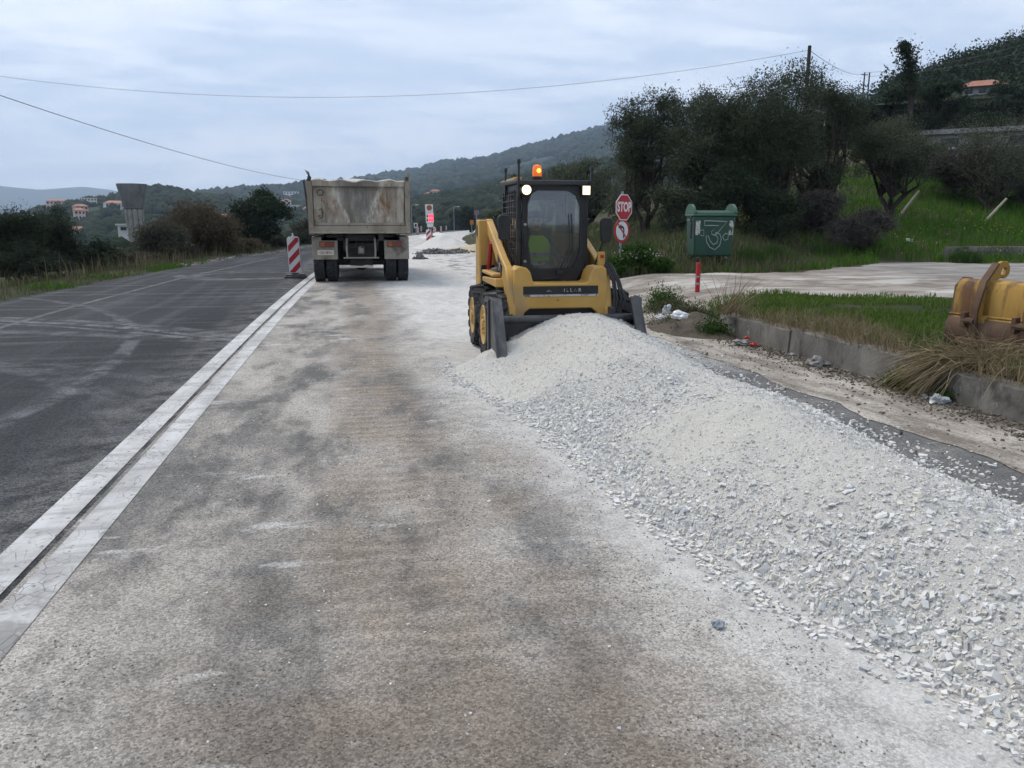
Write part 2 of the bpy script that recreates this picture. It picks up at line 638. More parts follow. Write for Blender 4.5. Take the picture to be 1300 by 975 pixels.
def mat_gutter():
    m, g = newmat('dirty_gutter_concrete')
    p = g.pos()
    x, y, z = g.xyz(p)
    n = g.noise(g.map(p, (3.2, .9, 1), rot=(0, 0, .12)), 1.0, 10, .70, .3)
    col = g.mix(g.rng(n, .36, .62), (.18, .155, .13), (.40, .365, .32))
    col = g.mix(g.m('MULTIPLY', g.rng(g.noise(p, 3.5, 8, .7), .54, .68), .7), col, (.13, .115, .10))
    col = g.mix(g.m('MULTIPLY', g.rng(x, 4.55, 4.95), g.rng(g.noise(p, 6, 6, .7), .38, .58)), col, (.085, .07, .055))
    k = g.m('MULTIPLY', g.rng(g.noise(p, 120, 3, .7), .2, .8, .5, 1.5, False), grit(g, p, 60, .75, 1.2))
    col = g.mix(1.0, col, g.comb(k, k, k), 'MULTIPLY')
    g.out(g.bsdf(col, .9, 0, g.bump(g.m('ADD', g.noise(p, 80, 4, .65), g.m('MULTIPLY', n, 2)), .5, .008), .2))
    return m


def mat_dirt():
    m, g = newmat('pale_dirt_side_road')
    p = g.pos()
    n = g.noise(g.map(p, (.8, 1.1, 1), rot=(0, 0, -.1)), 1.0, 9, .68, .3)
    col = g.mix(g.rng(n, .36, .62), (.17, .143, .115), (.34, .31, .275))
    col = g.mix(g.m('MULTIPLY', g.rng(g.noise(g.map(p, (.6, 1.0, 1), (5, 2, 0)), 1.0, 7, .6), .5, .62), .75), col, (.50, .48, .45))
    col = g.mix(g.m('MULTIPLY', g.rng(g.noise(g.map(p, (.9, 1.4, 1), (2, 8, 0)), 1.3, 9, .70), .55, .66), .75), col, (.155, .125, .10))
    x, y, z = g.xyz(p)
    col = g.mix(g.m('MULTIPLY', g.rng(x, 10, 15), .6), col, g.mix(n, (.13, .125, .125), (.26, .25, .24)))
    g.out(g.bsdf(col, .95, 0, g.bump(g.noise(p, 14, 8, .7), .7, .03), .15))
    return m


def mat_ground():
    m, g = newmat('grassy_soil')
    p = g.pos()
    n = g.noise(p, 1.2, 8, .65)
    col = g.mix(g.rng(n, .35, .65), (.055, .048, .030), (.030, .048, .014))
    col = g.mix(g.rng(g.noise(p, .25, 6, .6), .45, .65), col, (.075, .066, .04))
    g.out(g.bsdf(col, .95, 0, g.bump(g.noise(p, 9, 8, .7), .8, .08), .1))
    return m


M = {}
M['fresh'] = mat_fresh_asphalt()
M['worn'] = mat_worn_lane()
M['paint'] = mat_marking()
M['gutter'] = mat_gutter()
M['dirt'] = mat_dirt()
M['ground'] = mat_ground()
M['kerb'] = pm('weathered_concrete', (.125, .118, .105), (.205, .195, .178), 3.0, .9, 0, .6, 30, .015, (.06, .055, .05), 2.2, (.50, .66), .2, (1, 1, .7), (.42, .40, .37), 7, (.62, .72))


# ------------------------------------------------------------------ ground sheet, roads, gutter, kerb
def spread_axis(a, b, step, far, extra=()):
    v = list(np.arange(a, b + 1e-6, step))
    s, q = step, b
    while q < far:
        s *= 1.22
        q += s
        v.append(q)
    s, q = step, a
    while q > -far:
        s *= 1.22
        q -= s
        v.insert(0, q)
    return np.array(sorted(v + list(extra)))


xs = spread_axis(-14, 32, .34, 12000, (4.985, KERB1 - .02))
ys = spread_axis(-6, 46, .36, 12000)
X, Y = np.meshgrid(xs, ys)
link('ground', grid_mesh('ground', X, Y, H(X, Y)), M['ground'], kind='structure')

yy = np.unique(np.concatenate((np.arange(-40, 60, 1.0), np.arange(60, 262, 3.0))))


def strip(name, f0, f1, z, mat, ya=-40, yb=260, nx=2, jag=0.0, skirt=0.0, parent=None, **k):
    y = yy[(yy >= ya) & (yy <= yb)]
    if jag:
        y = np.arange(ya, yb, .12)
    a, b = f0(y), f1(y)
    if jag:
        b = b + (fbm(y * 2.1, y * 0, 4, 4)) * jag
    t = np.linspace(0, 1, nx)
    X = a[:, None] * (1 - t) + b[:, None] * t
    Y = np.repeat(y[:, None], nx, 1)
    Z = np.full_like(X, z)
    return link(name, grid_mesh(name, X, Y, Z, False), mat, parent, kind=k.pop('kind', 'structure'), **k)


MID = -1.475
strip('road_lane', lambda y: left_edge(y) - .25, lambda y: MID + bend(y), 0.0, M['fresh'])
strip('worn_road_lane', lambda y: MID + bend(y), lambda y: GUT0 + .12 + bend(y) + 1.9 * sst(y, 19, 27), 0.0, M['worn'])
strip('road_marking', lambda y: -1.68 + bend(y), lambda y: -1.505 + bend(y), .004, M['paint'])
strip('road_marking', lambda y: -1.445 + bend(y), lambda y: -1.285 + bend(y), .004, M['paint'])
M['edgepaint'] = pm('faded_edge_line', (.13, .13, .133), (.05, .051, .055), 1.6, .8, 0, .4, 100, .004, (.04, .041, .045), 4, (.42, .58))
strip('road_marking', lambda y: left_edge(y) + 1.50, lambda y: left_edge(y) + 1.62, .004, M['edgepaint'], 4, 46)
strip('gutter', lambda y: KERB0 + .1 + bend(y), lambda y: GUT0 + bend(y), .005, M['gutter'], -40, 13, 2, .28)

# side road, draped; its ragged rim dips under the soil
gx = np.concatenate((np.arange(3.6, 22, .22), np.arange(22, 60, 1.0)))
gy = np.arange(9.0, 26, .22)
X, Y = np.meshgrid(gx, gy)
near = np.interp(X, (3.6, 4.4, 5.8, 7.0, 8.1, 9.6, 20, 60), (9.6, 11.2, 12.3, 12.8, 11.7, 11.1, 9.0, 2))
far = np.interp(X, (3.6, 6.4, 8.5, 10.5, 13, 16, 20, 60), (20, 18.0, 17.9, 17.8, 19.4, 21.8, 20.8, 16))
rag = fbm(X * .9, Y * .9, 33, 5) * 1.6
e = np.minimum(Y - near, far - Y) + rag
Z = H(X, Y) + np.clip(e * .12, -.25, .03)
Z = np.where(X < 4.9, np.minimum(Z, np.maximum(H(X, Y) + .012, .012)), Z)
link('side_road', grid_mesh('side_road', X, Y, Z), M['dirt'], kind='structure')

# kerb wall: cast lengths with open joints
kerb = empty('kerb_wall', (KERB0, 0, 0), label='low weathered concrete kerb wall holding back the grass verge', cat='kerb')
y0, k = -8.0, 0
while y0 < 9.6:
    ln = random.uniform(1.55, 2.1)
    tz = .285 + random.uniform(-.03, .02)
    dx = random.uniform(-.012, .012)
    nn = 10
    b = MB()
    prof = [(0 + dx, -.08), (.02 + dx, tz - .015), (.035 + dx, tz), (.20 + dx, tz + .005), (.22 + dx, -.08)]
    rows = []
    for i in range(nn + 1):
        q = y0 + .008 + (ln - .016) * i / nn
        rows.append([(u + (random.uniform(-.007, .007) if j < 3 else 0), q, z + (random.uniform(-.008, .006) if 0 < j < 4 else 0)) for j, (u, z) in enumerate(prof)])
    vs = [p for r_ in rows for p in r_]
    fs = []
    for i in range(nn):
        for j in range(5):
            j2 = (j + 1) % 5
            fs.append((i * 5 + j, i * 5 + j2, i * 5 + 5 + j2, i * 5 + 5 + j))
    fs += [(4, 3, 2, 1, 0), tuple(nn * 5 + j for j in range(5))]
    b.add(vs, fs).build('concrete_block', M['kerb'], kerb)
    y0 += ln
    k += 1


# ------------------------------------------------------------------ gravel heap
HY = (0.2, 1.0, 1.7, 2.2, 2.5, 3.0, 3.6, 4.4, 5.4, 6.4, 7.2, 7.7, 8.1, 8.5)
HL = (2.15, 1.98, 1.90, 1.80, 1.64, 1.56, 1.45, 1.40, 1.36, 1.18, 1.0, .92, .98, 1.1)
HR = (3.5, 3.5, 3.5, 3.47, 3.45, 3.43, 3.43, 3.42, 3.40, 3.38, 3.42, 3.5, 3.55, 3.55)
HC = (2.6, 2.45, 2.40, 2.36, 2.34, 2.33, 2.33, 2.36, 2.42, 2.52, 2.45, 2.36, 2.33, 2.33)
HH = (.08, .17, .24, .28, .31, .36, .40, .41, .39, .40, .46, .53, .55, .50)


def heap_z(x, y, detail=True):
    xl, xr, xc, hh = (np.interp(y, HY, q) for q in (HL, HR, HC, HH))
    wob = fbm(y * 1.1, y * 0 + 3.3, 17, 3)
    xl = xl + wob * .14 + fbm(x * 3, y * 3, 2, 3) * .10
    xr = xr + fbm(y * 1.4, y * 0, 18, 3) * .2 + fbm(x * 3, y * 3, 6, 3) * .12
    xc = xc + fbm(y * .9, y * 0, 19, 3) * .3
    t = np.where(x < xc, (xc - x) / (xc - xl), (x - xc) / (xr - xc))
    r_ = np.sqrt(t * t + .028) - .167
    z = hh * (1 - np.clip(r_ / .848, 0, 3) ** 1.28)
    # hollow where the bucket has just drawn stone forward on its near side
    z = z - .16 * np.exp(-(((x - 1.62) / .34) ** 2 + ((y - 7.25) / .42) ** 2))
    z = z + .10 * np.exp(-(((x - 2.15) / .22) ** 2 + ((y - 6.55) / .9) ** 2))
    z = z + .05 * np.exp(-(((x - 1.55) / .3) ** 2 + ((y - 6.3) / .5) ** 2))
    body = np.clip(z / .12, 0, 1)
    z = z + fbm(x * 1.7, y * 1.7, 41, 3) * .13 * body
    if detail:
        z = z + fbm(x * 9, y * 9, 43, 3) * .030 * body + fbm(x * 34, y * 34, 47, 2) * .020 * np.clip(z / .03, 0, 1)
    return np.where(y > 8.02, np.where((x > 1.58) & (x < 2.98), z, z - (y - 8.02) * .9), z)


def fines(x, y):
    """0 coarse stone .. 1 dusty fines"""
    n = fbm(x * 1.5 + 3, y * 1.2, 61, 4) * 1.7
    xc = np.interp(y, HY, HC)
    f = .66 + n + .75 * sst(y, 5.6, 6.6) * sst(x, 2.75, 2.3) + .35 * np.exp(-((x - xc) / .25) ** 2) * sst(y, 6.8, 5.5)
    f = f - .6 * sst(x, xc + .3, xc + .8) - .55 * np.exp(-((heap_z(x, y, False)) / .11) ** 2)
    return np.clip(f, 0, 1)


def mat_fines():
    m, g = newmat('limestone_fines')
    p = g.pos()
    at = g.n('ShaderNodeAttribute', attribute_name='fines')
    f = at.outputs['Fac']
    n = g.noise(p, 5, 8, .7)
    a = g.mix(n, (.50, .485, .455), (.66, .65, .62))
    b = g.mix(n, (.53, .505, .455), (.67, .65, .605))
    col = g.mix(f, a, b)
    k = g.rng(g.noise(p, 120, 3, .7), .25, .75, .72, 1.22, False)
    col = g.mix(1.0, col, g.comb(k, k, k), 'MULTIPLY')
    h = g.m('ADD', g.noise(p, 150, 3, .7), g.m('MULTIPLY', g.noise(p, 38, 4, .7), 2.2))
    g.out(g.bsdf(col, .95, 0, g.bump(h, .8, .012), .15))
    return m


def mat_stone():
    m, g = newmat('crushed_limestone')
    p = g.obj()
    r_ = g.island()
    c = g.mix(g.rng(r_, 0, 1, 0, 1, False), (.50, .49, .47), (.72, .71, .685))
    c = g.mix(g.rng(g.m('FRACT', g.m('MULTIPLY', r_, 37.0)), .90, .94), c, (.40, .415, .425))
    c = g.mix(g.rng(g.m('FRACT', g.m('MULTIPLY', r_, 71.0)), .8, .9), c, (.62, .585, .51))
    c = g.mix(g.m('MULTIPLY', g.rng(g.noise(g.pos(), 60, 5, .7), .45, .65), .35), c, (.62, .60, .57))
    g.out(g.bsdf(c, .9, 0, g.bump(g.noise(g.pos(), 140, 4, .65), .35, .004), .2))
    return m


M['fines'] = mat_fines()
M['stone'] = mat_stone()

heap = empty('gravel_heap', (2.3, 4.5, 0), label='long windrow of crushed white limestone tipped along the lane before the loader bucket', cat='gravel heap')
hx, hy = np.arange(.7, 3.95, .02), np.arange(.3, 8.22, .02)
X, Y = np.meshgrid(hx, hy)
Z = np.maximum(heap_z(X, Y), -.03)
me = grid_mesh('fines', X, Y, Z)
at_ = me.attributes.new('fines', 'FLOAT', 'POINT')
at_.data.foreach_set('value', fines(X, Y).astype(np.float32).ravel())
fo = link('fines', me, M['fines'], heap, (-2.3, -4.5, 0))

CUBE = np.array([(x, y, z) for z in (-1, 1) for y in (-1, 1) for x in (-1, 1)], float)
CF = np.array([(0, 2, 3, 1), (4, 5, 7, 6), (0, 1, 5, 4), (2, 6, 7, 3), (0, 4, 6, 2), (1, 3, 7, 5)])


def rotmats(n, r_):
    q = r_.normal(size=(n, 4))
    q /= np.linalg.norm(q, axis=1)[:, None]
    w, x, y, z = q.T
    return np.stack((np.stack((1 - 2 * (y * y + z * z), 2 * (x * y - z * w), 2 * (x * z + y * w)), -1), np.stack((2 * (x * y + z * w), 1 - 2 * (x * x + z * z), 2 * (y * z - x * w)), -1), np.stack((2 * (x * z - y * w), 2 * (y * z + x * w), 1 - 2 * (x * x + y * y)), -1)), 1)


def stones(name, P, size, r_, flat=False):
    """angular chips: jittered boxes, joined"""
    n = len(P)
    v = CUBE[None] * (1 + r_.uniform(-.35, .25, (n, 8, 3))) * r_.uniform(.55, 1.12, (n, 8, 1))
    sc = np.stack((r_.uniform(.75, 1.35, n), r_.uniform(.55, 1.0, n), r_.uniform(.32, .7, n)), -1) * size[:, None] * .5
    v = v * sc[:, None]
    if flat:
        a = r_.uniform(0, 6.28, n)
        Rm = np.zeros((n, 3, 3))
        Rm[:, 0, 0] = Rm[:, 1, 1] = np.cos(a)
        Rm[:, 1, 0] = np.sin(a)
        Rm[:, 0, 1] = -np.sin(a)
        Rm[:, 2, 2] = 1
        tilt = rotmats(n, r_)
        Rm = np.where(r_.random((n, 1, 1)) < .25, tilt, Rm)
    else:
        Rm = rotmats(n, r_)
    v = np.einsum('nij,nkj->nki', Rm, v) + P[:, None]
    F = (np.arange(n)[:, None, None] * 8 + CF[None]).reshape(-1, 4)
    me = npmesh(name, v, F)
    me.shade_flat()
    return me


n = 230000
px_, py_ = rng.uniform(.7, 3.9, n), rng.uniform(.5, 8.15, n)
pz = heap_z(px_, py_)
fv = fines(px_, py_)
keep = (pz > .004) & (rng.random(n) < np.clip(1.05 - fv * .86, .15, 1) * (.35 + .65 * sst(py_, .6, 1.6)))
keep &= ~((py_ > 7.4) & (px_ < 1.46)) | (py_ < 7.9)
px_, py_, pz, fv = px_[keep], py_[keep], pz[keep], fv[keep]
sz = np.clip(rng.lognormal(math.log(.0155), .48, len(px_)), .0065, .044) * (1 - .5 * fv)
order = np.argsort(-(sz / np.hypot(px_, py_)))
rest = order[:86000]
gv = stones('gravel', np.stack((px_[rest], py_[rest], pz[rest] + sz[rest] * .0), -1), sz[rest], rng)
link('gravel', gv, M['stone'], heap, (-2.3, -4.5, 0), kind='stuff')


def hull_stone(i):
    r_ = random.Random(100 + i)
    bm = bmesh.new()
    for _ in range(13):
        a, b = r_.uniform(0, 6.283), r_.uniform(-1, 1)
        c = math.sqrt(1 - b * b)
        q = r_.uniform(.85, 1.1)
        bm.verts.new((c * math.cos(a) * q * .55, c * math.sin(a) * q * .42, b * q * .27))
    bmesh.ops.convex_hull(bm, input=bm.verts)
    for v in [v for v in bm.verts if not v.link_faces]:
        bm.verts.remove(v)
    me = bpy.data.meshes.new('stone')
    bm.to_mesh(me)
    bm.free()
    me.shade_flat()
    me.materials.append(M['stone'])
    return me


HULLS = [hull_stone(i) for i in range(12)]
cnt = 0
while cnt < 290:
    y = 1.35 + 3.6 * random.random() ** 1.4
    x = random.uniform(1.5, 3.4)
    z = float(heap_z(np.array([x]), np.array([y]))[0])
    if z < .015 or float(fines(np.array([x]), np.array([y]))[0]) > .75:
        continue
    s = random.uniform(.030, .058)
    o = link('stone', HULLS[cnt % 12], None, heap, (x - 2.3, y - 4.5, z + s * .03))
    o.scale = (s, s, s * random.uniform(.8, 1.2))
    o.rotation_euler = (random.uniform(-.5, .5), random.uniform(-.5, .5), random.uniform(0, 6.28))
    cnt += 1

# loose chips round the foot, on the far strip of asphalt and over the lane
n = 4600
ly = rng.uniform(1.2, 9.0, n)
side = rng.random(n)
off = np.abs(rng.normal(0, 1, n))
xl, xr = np.interp(ly, HY, HL), np.interp(ly, HY, HR)
lx = np.where(side < .45, xl - off * .07, np.where(side < .85, xr + off * .22, rng.uniform(-1.2, 1.6, n)))
ls = np.where(side < .85, rng.uniform(.006, .030, n), rng.uniform(.004, .013, n)) * np.where(rng.random(n) < .05, 1.5, 1)
ok = ~((lx > .95) & (lx < 3.6) & (ly > 7.9)) & (lx < 4.9)
lz = np.maximum(heap_z(lx, ly), np.where(lx > 3.9, .006, 0.0)) + ls * .15
link('loose_gravel', stones('loose_gravel', np.stack((lx, ly, lz), -1)[ok], ls[ok], rng, True), M['stone'], kind='stuff', label='loose limestone chips scattered on the road round the heap', cat='gravel')
# dark grit and crumbs of earth on the worn lane
n = 9000
gx_, gy_ = rng.uniform(-1.3, 1.7, n), 1.5 + 5.5 * rng.random(n) ** 1.5
kp = fbm(gx_ * 1.2, gy_ * 1.8, 77, 4) > -.02
gs = rng.uniform(.003, .0085, n)
M['grit'] = pm('road_grit', (.10, .088, .075), (.27, .25, .22), 60, .95, 0, .1)
link('road_grit', stones('road_grit', np.stack((gx_, gy_, gs * .2), -1)[kp], gs[kp], rng, True), M['grit'], kind='stuff', label='fine dark grit strewn over the worn lane', cat='grit')
# ------------------------------------------------------------------ materials for machines and street furniture
M['yellow'] = pm('worn_yellow_paint', (.47, .27, .055), (.54, .32, .085), 3, .5, 0, .12, 90, .002, (.36, .25, .13), 1.7, (.5, .75), .4, (1, 1, 1), (.10, .06, .03), 7, (.66, .72))
M['black'] = pm('dusty_black_paint', (.012, .012, .013), (.022, .021, .02), 5, .45, 0, .1, 80, .002, (.06, .055, .05), 2, (.55, .8))
M['steel'] = pm('scuffed_dark_steel', (.045, .045, .047), (.085, .083, .082), 6, .5, .35, .25, 50, .004, (.16, .155, .15), 3, (.52, .72), .5, (1, 1, .4))
M['rubber'] = pm('dusty_rubber', (.022, .022, .023), (.04, .039, .038), 9, .85, 0, .3, 70, .003, (.13, .125, .12), 4, (.5, .7), .2)
M['rubber2'] = pm('pale_dusty_rubber', (.030, .031, .034), (.052, .053, .056), 9, .85, 0, .3, 70, .003, (.11, .108, .105), 5, (.52, .7), .2)
M['rim'] = pm('yellow_rim', (.44, .26, .07), (.52, .33, .11), 5, .6, 0, .2, 60, .003, (.32, .27, .2), 3, (.5, .7))
M['grey'] = pm('grey_plastic', (.12, .125, .13), (.17, .175, .18), 4, .6)
M['white'] = pm('white_paint', (.70, .70, .69), (.60, .60, .59), 3, .5, 0, .1, 60, .002, (.42, .40, .37), 4, (.55, .75))
M['redp'] = pm('red_reflective', (.42, .015, .022), (.36, .015, .02), 4, .4, 0, .05, 60, .001, (.30, .06, .06), 5, (.6, .75))
M['galv'] = pm('galvanised_steel', (.34, .35, .36), (.26, .27, .28), 8, .45, .6, .1, 80, .001)
M['signblack'] = pm('sign_black', (.012, .012, .013), (.02, .02, .02), 5, .5)
M['text'] = pm('white_lettering', (.55, .55, .54), (.45, .45, .44), 8, .6, 0, .1, 60, .001, (.10, .10, .10), 14, (.52, .62))
M['hose'] = pm('black_hose', (.014, .014, .015), (.03, .029, .028), 12, .5)


def mat_glass(name, tint, refl=1.0):
    m, g = newmat(name)
    t = g.n('ShaderNodeBsdfTransparent')
    t.inputs[0].default_value = (*tint, 1)
    gl = g.n('ShaderNodeBsdfGlossy')
    gl.inputs['Roughness'].default_value = .03
    lw = g.n('ShaderNodeFresnel')
    lw.inputs[0].default_value = 1.5
    df = g.n('ShaderNodeBsdfDiffuse')
    g.put(df.inputs[0], (.36, .36, .35))
    f = g.m('MINIMUM', g.m('MULTIPLY', lw.outputs[0], refl), 1.0)
    a = g.n('ShaderNodeMixShader')
    g.L.new(f, a.inputs[0])
    g.L.new(t.outputs[0], a.inputs[1])
    g.L.new(gl.outputs[0], a.inputs[2])
    b = g.n('ShaderNodeMixShader')                       # thin film of dust, its grey also imitating hazy reflection
    g.put(b.inputs[0], g.rng(g.noise(g.obj(), 3.0, 5, .6), .3, .75, .06, .15))
    g.L.new(a.outputs[0], b.inputs[1])
    g.L.new(df.outputs[0], b.inputs[2])
    g.out(b.outputs[0])
    return m


M['glass'] = mat_glass('dust_sheen_cab_glass', (.92, .95, .93), 3.4)


def mat_emit(name, col, strength, base=(.5, .5, .5)):
    m, g = newmat(name)
    g.out(g.bsdf(base, .3, 0, None, .5, Emission_Color=col, Emission_Strength=strength))
    return m


M['lamp'] = mat_emit('lit_work_lamp', (1.0, .74, .36), 1.5)
M['amber'] = mat_emit('lit_amber_beacon', (1.0, .42, .04), 4.0, (.6, .2, .02))
M['amberdome'] = mat_emit('amber_dome', (.9, .16, .01), .35, (.55, .13, .02))
M['redlit'] = mat_emit('lit_red_signal', (1.0, .03, .06), 2.2, (.5, .02, .03))
M['taillight'] = pm('dusty_tail_lens', (.20, .035, .02), (.13, .05, .035), 8, .4)
M['orangelens'] = pm('dusty_orange_lens', (.33, .10, .03), (.25, .09, .04), 8, .4)


def wheel_meshes(key, rad, wid, rimr, lug, rows, count, mat_t, mat_r, dish):
    t = MB()
    h = wid / 2
    rr = rad - lug
    t.lathe([(rimr, -h * .72), (rimr + .01, -h * .86), (rimr + (rr - rimr) * .45, -h), (rr - .03, -h * .96), (rr, -h * .8), (rr + .004, 0), (rr, h * .8), (rr - .03, h * .96), (rimr + (rr - rimr) * .45, h), (rimr + .01, h * .86), (rimr, h * .72)], 'x', 36)
    for r_ in range(rows):
        for k in range(count):
            a = 2 * math.pi * (k + (.5 if r_ % 2 else 0)) / count
            Mx = Matrix.Rotation(a, 4, 'X')
            arc = 2 * math.pi * rad / count * .33
            if rows == 2:                                  # slanted loader lugs that wrap the shoulder
                sgn = -1 if r_ == 0 else 1
                x0, x1 = sorted((sgn * h * .06, sgn * h * 1.02))
                v = []
                for zz, k2 in ((rr - .02, 1.0), (rad, .8)):
                    for yy_, xx in ((-1, x0), (-1, x1), (1, x1), (1, x0)):
                        sk = (abs(xx) / h - .5) * arc * 1.1
                        v.append((xx, yy_ * arc * k2 * .82 + sk, zz - (.028 if abs(xx) > h * .7 else 0)))
                t.add(v, [(3, 2, 1, 0), (4, 5, 6, 7), (0, 1, 5, 4), (1, 2, 6, 5), (2, 3, 7, 6), (3, 0, 4, 7)], Mx)
            else:
                w = wid * .92 / rows
                x0 = -wid * .46 + r_ * w
                t.box(x0 + .008, x0 + w - .008, -arc, arc, rr - .01, rad, Mx)
    r = MB()
    r.lathe([(rimr - .02, -h * .6), (rimr + .012, -h * .93), (rimr + .004, -h * .98), (rimr - .025, -h * .9), (rimr * .72, -h * dish), (rimr * .62, -h * dish), (rimr * .58, -h * (dish + .12)), (rimr * .30, -h * (dish + .16)), (rimr * .27, -h * (dish + .3)), (.02, -h * (dish + .3))], 'x', 28)
    r.lathe([(.02, h * .4), (rimr - .03, h * .5), (rimr + .012, h * .72), (rimr - .03, h * .5), (rimr - .04, -h * .5)], 'x', 28)
    for k in range(8):
        a = 2 * math.pi * k / 8
        c = (-h * (dish + .14), math.cos(a) * rimr * .44, math.sin(a) * rimr * .44)
        r.tube([c, (c[0] - .018, c[1], c[2])], .012, 6)
    return t, r


def wheel_proto(spec):
    t, r = wheel_meshes(*spec)
    tm = t.build('tyre', spec[7])
    rm = r.build('wheel', spec[8])
    tm.parent = rm
    return rm


def put_wheel(proto, parent, loc, flip):
    w = copy_tree(proto, parent)
    w.location = loc
    w.rotation_euler = (random.uniform(0, 6), 0, math.pi if flip else 0)
    return w


def kill(o):
    for c in list(o.children):
        bpy.data.objects.remove(c)
    bpy.data.objects.remove(o)


# ------------------------------------------------------------------ skid steer loader (faces -Y)
LX, LY = 2.20, 9.07
L = empty('skid_steer_loader', (LX, LY, 0), R(-1.0), label='yellow skid steer loader with black cab, lit work lamps and lowered bucket', cat='loader')
wp = wheel_proto(('w', .392, .285, .215, .03, 2, 15, M['rubber'], M['rim'], .78))
for sx in (-1, 1):
    for yy_ in (-.5, .47):
        put_wheel(wp, L, (sx * .695, yy_, .386), sx > 0)
kill(wp)
ch = MB().box(-.50, .50, -.66, .98, .24, .70).box(-.36, .36, -.72, -.66, .30, .56).box(-.46, .46, .98, 1.18, .34, .62)
ch.build('chassis', M['black'], L, .015)
MB().prism([(.50, .70), (1.14, .62), (1.18, .95), (1.10, 1.34), (.56, 1.40)], 'x', -.455, .455).build('engine_cover', M['yellow'], L, .02)
MB().box(-.34, .34, 1.155, 1.19, .72, 1.05).build('radiator_grille', M['black'], L, .01)
for sx in (-1, 1):
    x0, x1 = sorted((sx * .50, sx * .70))
    # rear upright with oval slot, black toe and a decal
    up = MB().prism([(.66, .62), (1.10, .62), (1.06, 1.30), (1.00, 1.56), (.80, 1.56), (.72, 1.2)], 'x', x0, x1).build('upright', M['yellow'], L, .02)
    xs_ = sx * .703
    MB().prism([(.86, 1.36), (.90, 1.34), (.93, 1.38), (.93, 1.46), (.89, 1.50), (.85, 1.46)], 'x', xs_ - .004, xs_ + .004).build('slot', M['black'], up)
    MB().box(min(sx * .52, sx * .69), max(sx * .52, sx * .69), .60, .656, .66, 1.0).build('decal_panel', M['black'], up, .004)
    MB().box(min(sx * .54, sx * .67), max(sx * .54, sx * .67), .594, .598, .68, .78).build('warning_sticker', M['text'], up)
    # fender over the wheels
    MB().prism([(-.46, .80), (.60, .80), (.60, .86), (-.40, .90)], 'x', min(sx * .50, sx * .68), max(sx * .50, sx * .68)).build('fender', M['yellow'], L, .012)
    # lift arm: from the upright's head forward and down past the cab
    a0, a1 = sorted((sx * .505, sx * .59))
    arm = MB().prism([(.96, 1.40), (.98, 1.53), (.86, 1.57), (.40, 1.40), (-.30, 1.13), (-.58, 1.04), (-.72, .90), (-.84, .50), (-.80, .46), (-.68, .46), (-.60, .66), (-.44, .84), (.34, 1.22), (.84, 1.40)], 'x', a0, a1)
    ar = arm.build('lift_arm', M['yellow'], L, .014)
    s0, s1 = sorted((sx * .592, sx * .598))
    MB().prism([(-.10, 1.02), (-.36, .92), (-.40, 1.04), (-.10, 1.16)], 'x', s0, s1).build('side_decal', M['black'], ar)
    text_mesh('decal_lettering', '28', .10, M['text'], ar, (sx * .60, -.26, 1.03), (R(90), 0, sx * R(90)), .001)
    # lift cylinder
    cy = MB().tube([(sx * .57, .70, .92), (sx * .57, -.05, .98)], .034, 12).build('lift_cylinder', M['steel'], L)
    MB().tube([(sx * .57, -.05, .98), (sx * .57, -.34, 1.0)], .02, 10).build('piston_rod', M['galv'], cy)
    MB().tube([(sx * .44, -.20, .94), (sx * .44, -.46, .80)], .032, 12).build('tilt_cylinder', M['steel'], L)
MB().tube([(-.60, .36, 1.28), (-.60, .62, .86)], .028, 8).build('red_safety_brace', M['redp'], L, label='faded red safety brace inside the left arm')
MB().box(-.685, -.505, -.30, .60, .905, .945).build('step_plate', M['yellow'], L, .012)

# front panel between the arms, shoulders up beside the door
fp = MB().prism([(-.54, .49), (-.535, .62), (-.52, 1.02), (-.46, 1.05), (-.385, 1.035), (-.345, .99), (-.315, .885), (-.29, .865), (.29, .865), (.315, .885), (.345, .99), (.385, 1.035), (.46, 1.05), (.52, 1.02), (.535, .62), (.54, .49), (.43, .49), (.405, .545), (.35, .585), (-.35, .585), (-.405, .545), (-.43, .49)], 'y', -.80, -.44)
fpo = fp.build('front_panel', M['yellow'], L, .014)
MB().box(-.425, .425, -.806, -.802, .745, .835).build('name_strip', M['signblack'], fpo)
MB().box(-.425, .425, -.8085, -.806, .722, .742).build('white_line', M['text'], fpo)
text_mesh('worn_lettering', 'I L L A R', .055, M['text'], fpo, (.13, -.811, .787), depth=.001)
MB().prism([(-.165, .775), (-.105, .775), (-.135, .80)], 'y', -.811, -.806).build('triangle_mark', M['text'], fpo)
MB().box(-.42, .42, -.735, -.70, .40, .66).build('recess_plate', M['signblack'], fpo)

# cab
cab = MB()
CX, CF_, CB, ZT = .415, -.37, .63, 1.945
for sx in (-1, 1):
    cab.box(min(sx * .365, sx * CX), max(sx * .365, sx * CX), CF_, CF_ + .06, .80, ZT)
    cab.box(min(sx * .375, sx * CX), max(sx * .375, sx * CX), CB - .06, CB, .80, ZT)
    cab.box(min(sx * .375, sx * CX), max(sx * .375, sx * CX), CF_ + .06, CB - .06, .80, .98)
    cab.box(min(sx * .38, sx * CX), max(sx * .38, sx * CX), CF_ + .06, CB - .06, 1.86, ZT)
cab.box(-.375, .375, CB - .05, CB - .01, .80, 1.30)
cab.box(-.375, .375, CB - .05, CB - .01, 1.80, ZT)
cab.box(-.375, -.26, CB - .05, CB - .01, 1.30, 1.80).box(.26, .375, CB - .05, CB - .01, 1.30, 1.80)
cabo = cab.build('cab', M['black'], L, .008)
MB().prism([(CF_ - .10, 1.93), (CF_ - .08, 1.985), (CB + .02, 2.02), (CB + .06, 1.96), (CF_ - .02, 1.947)], 'x', -.445, .445).build('cab_roof', M['black'], L, .012)
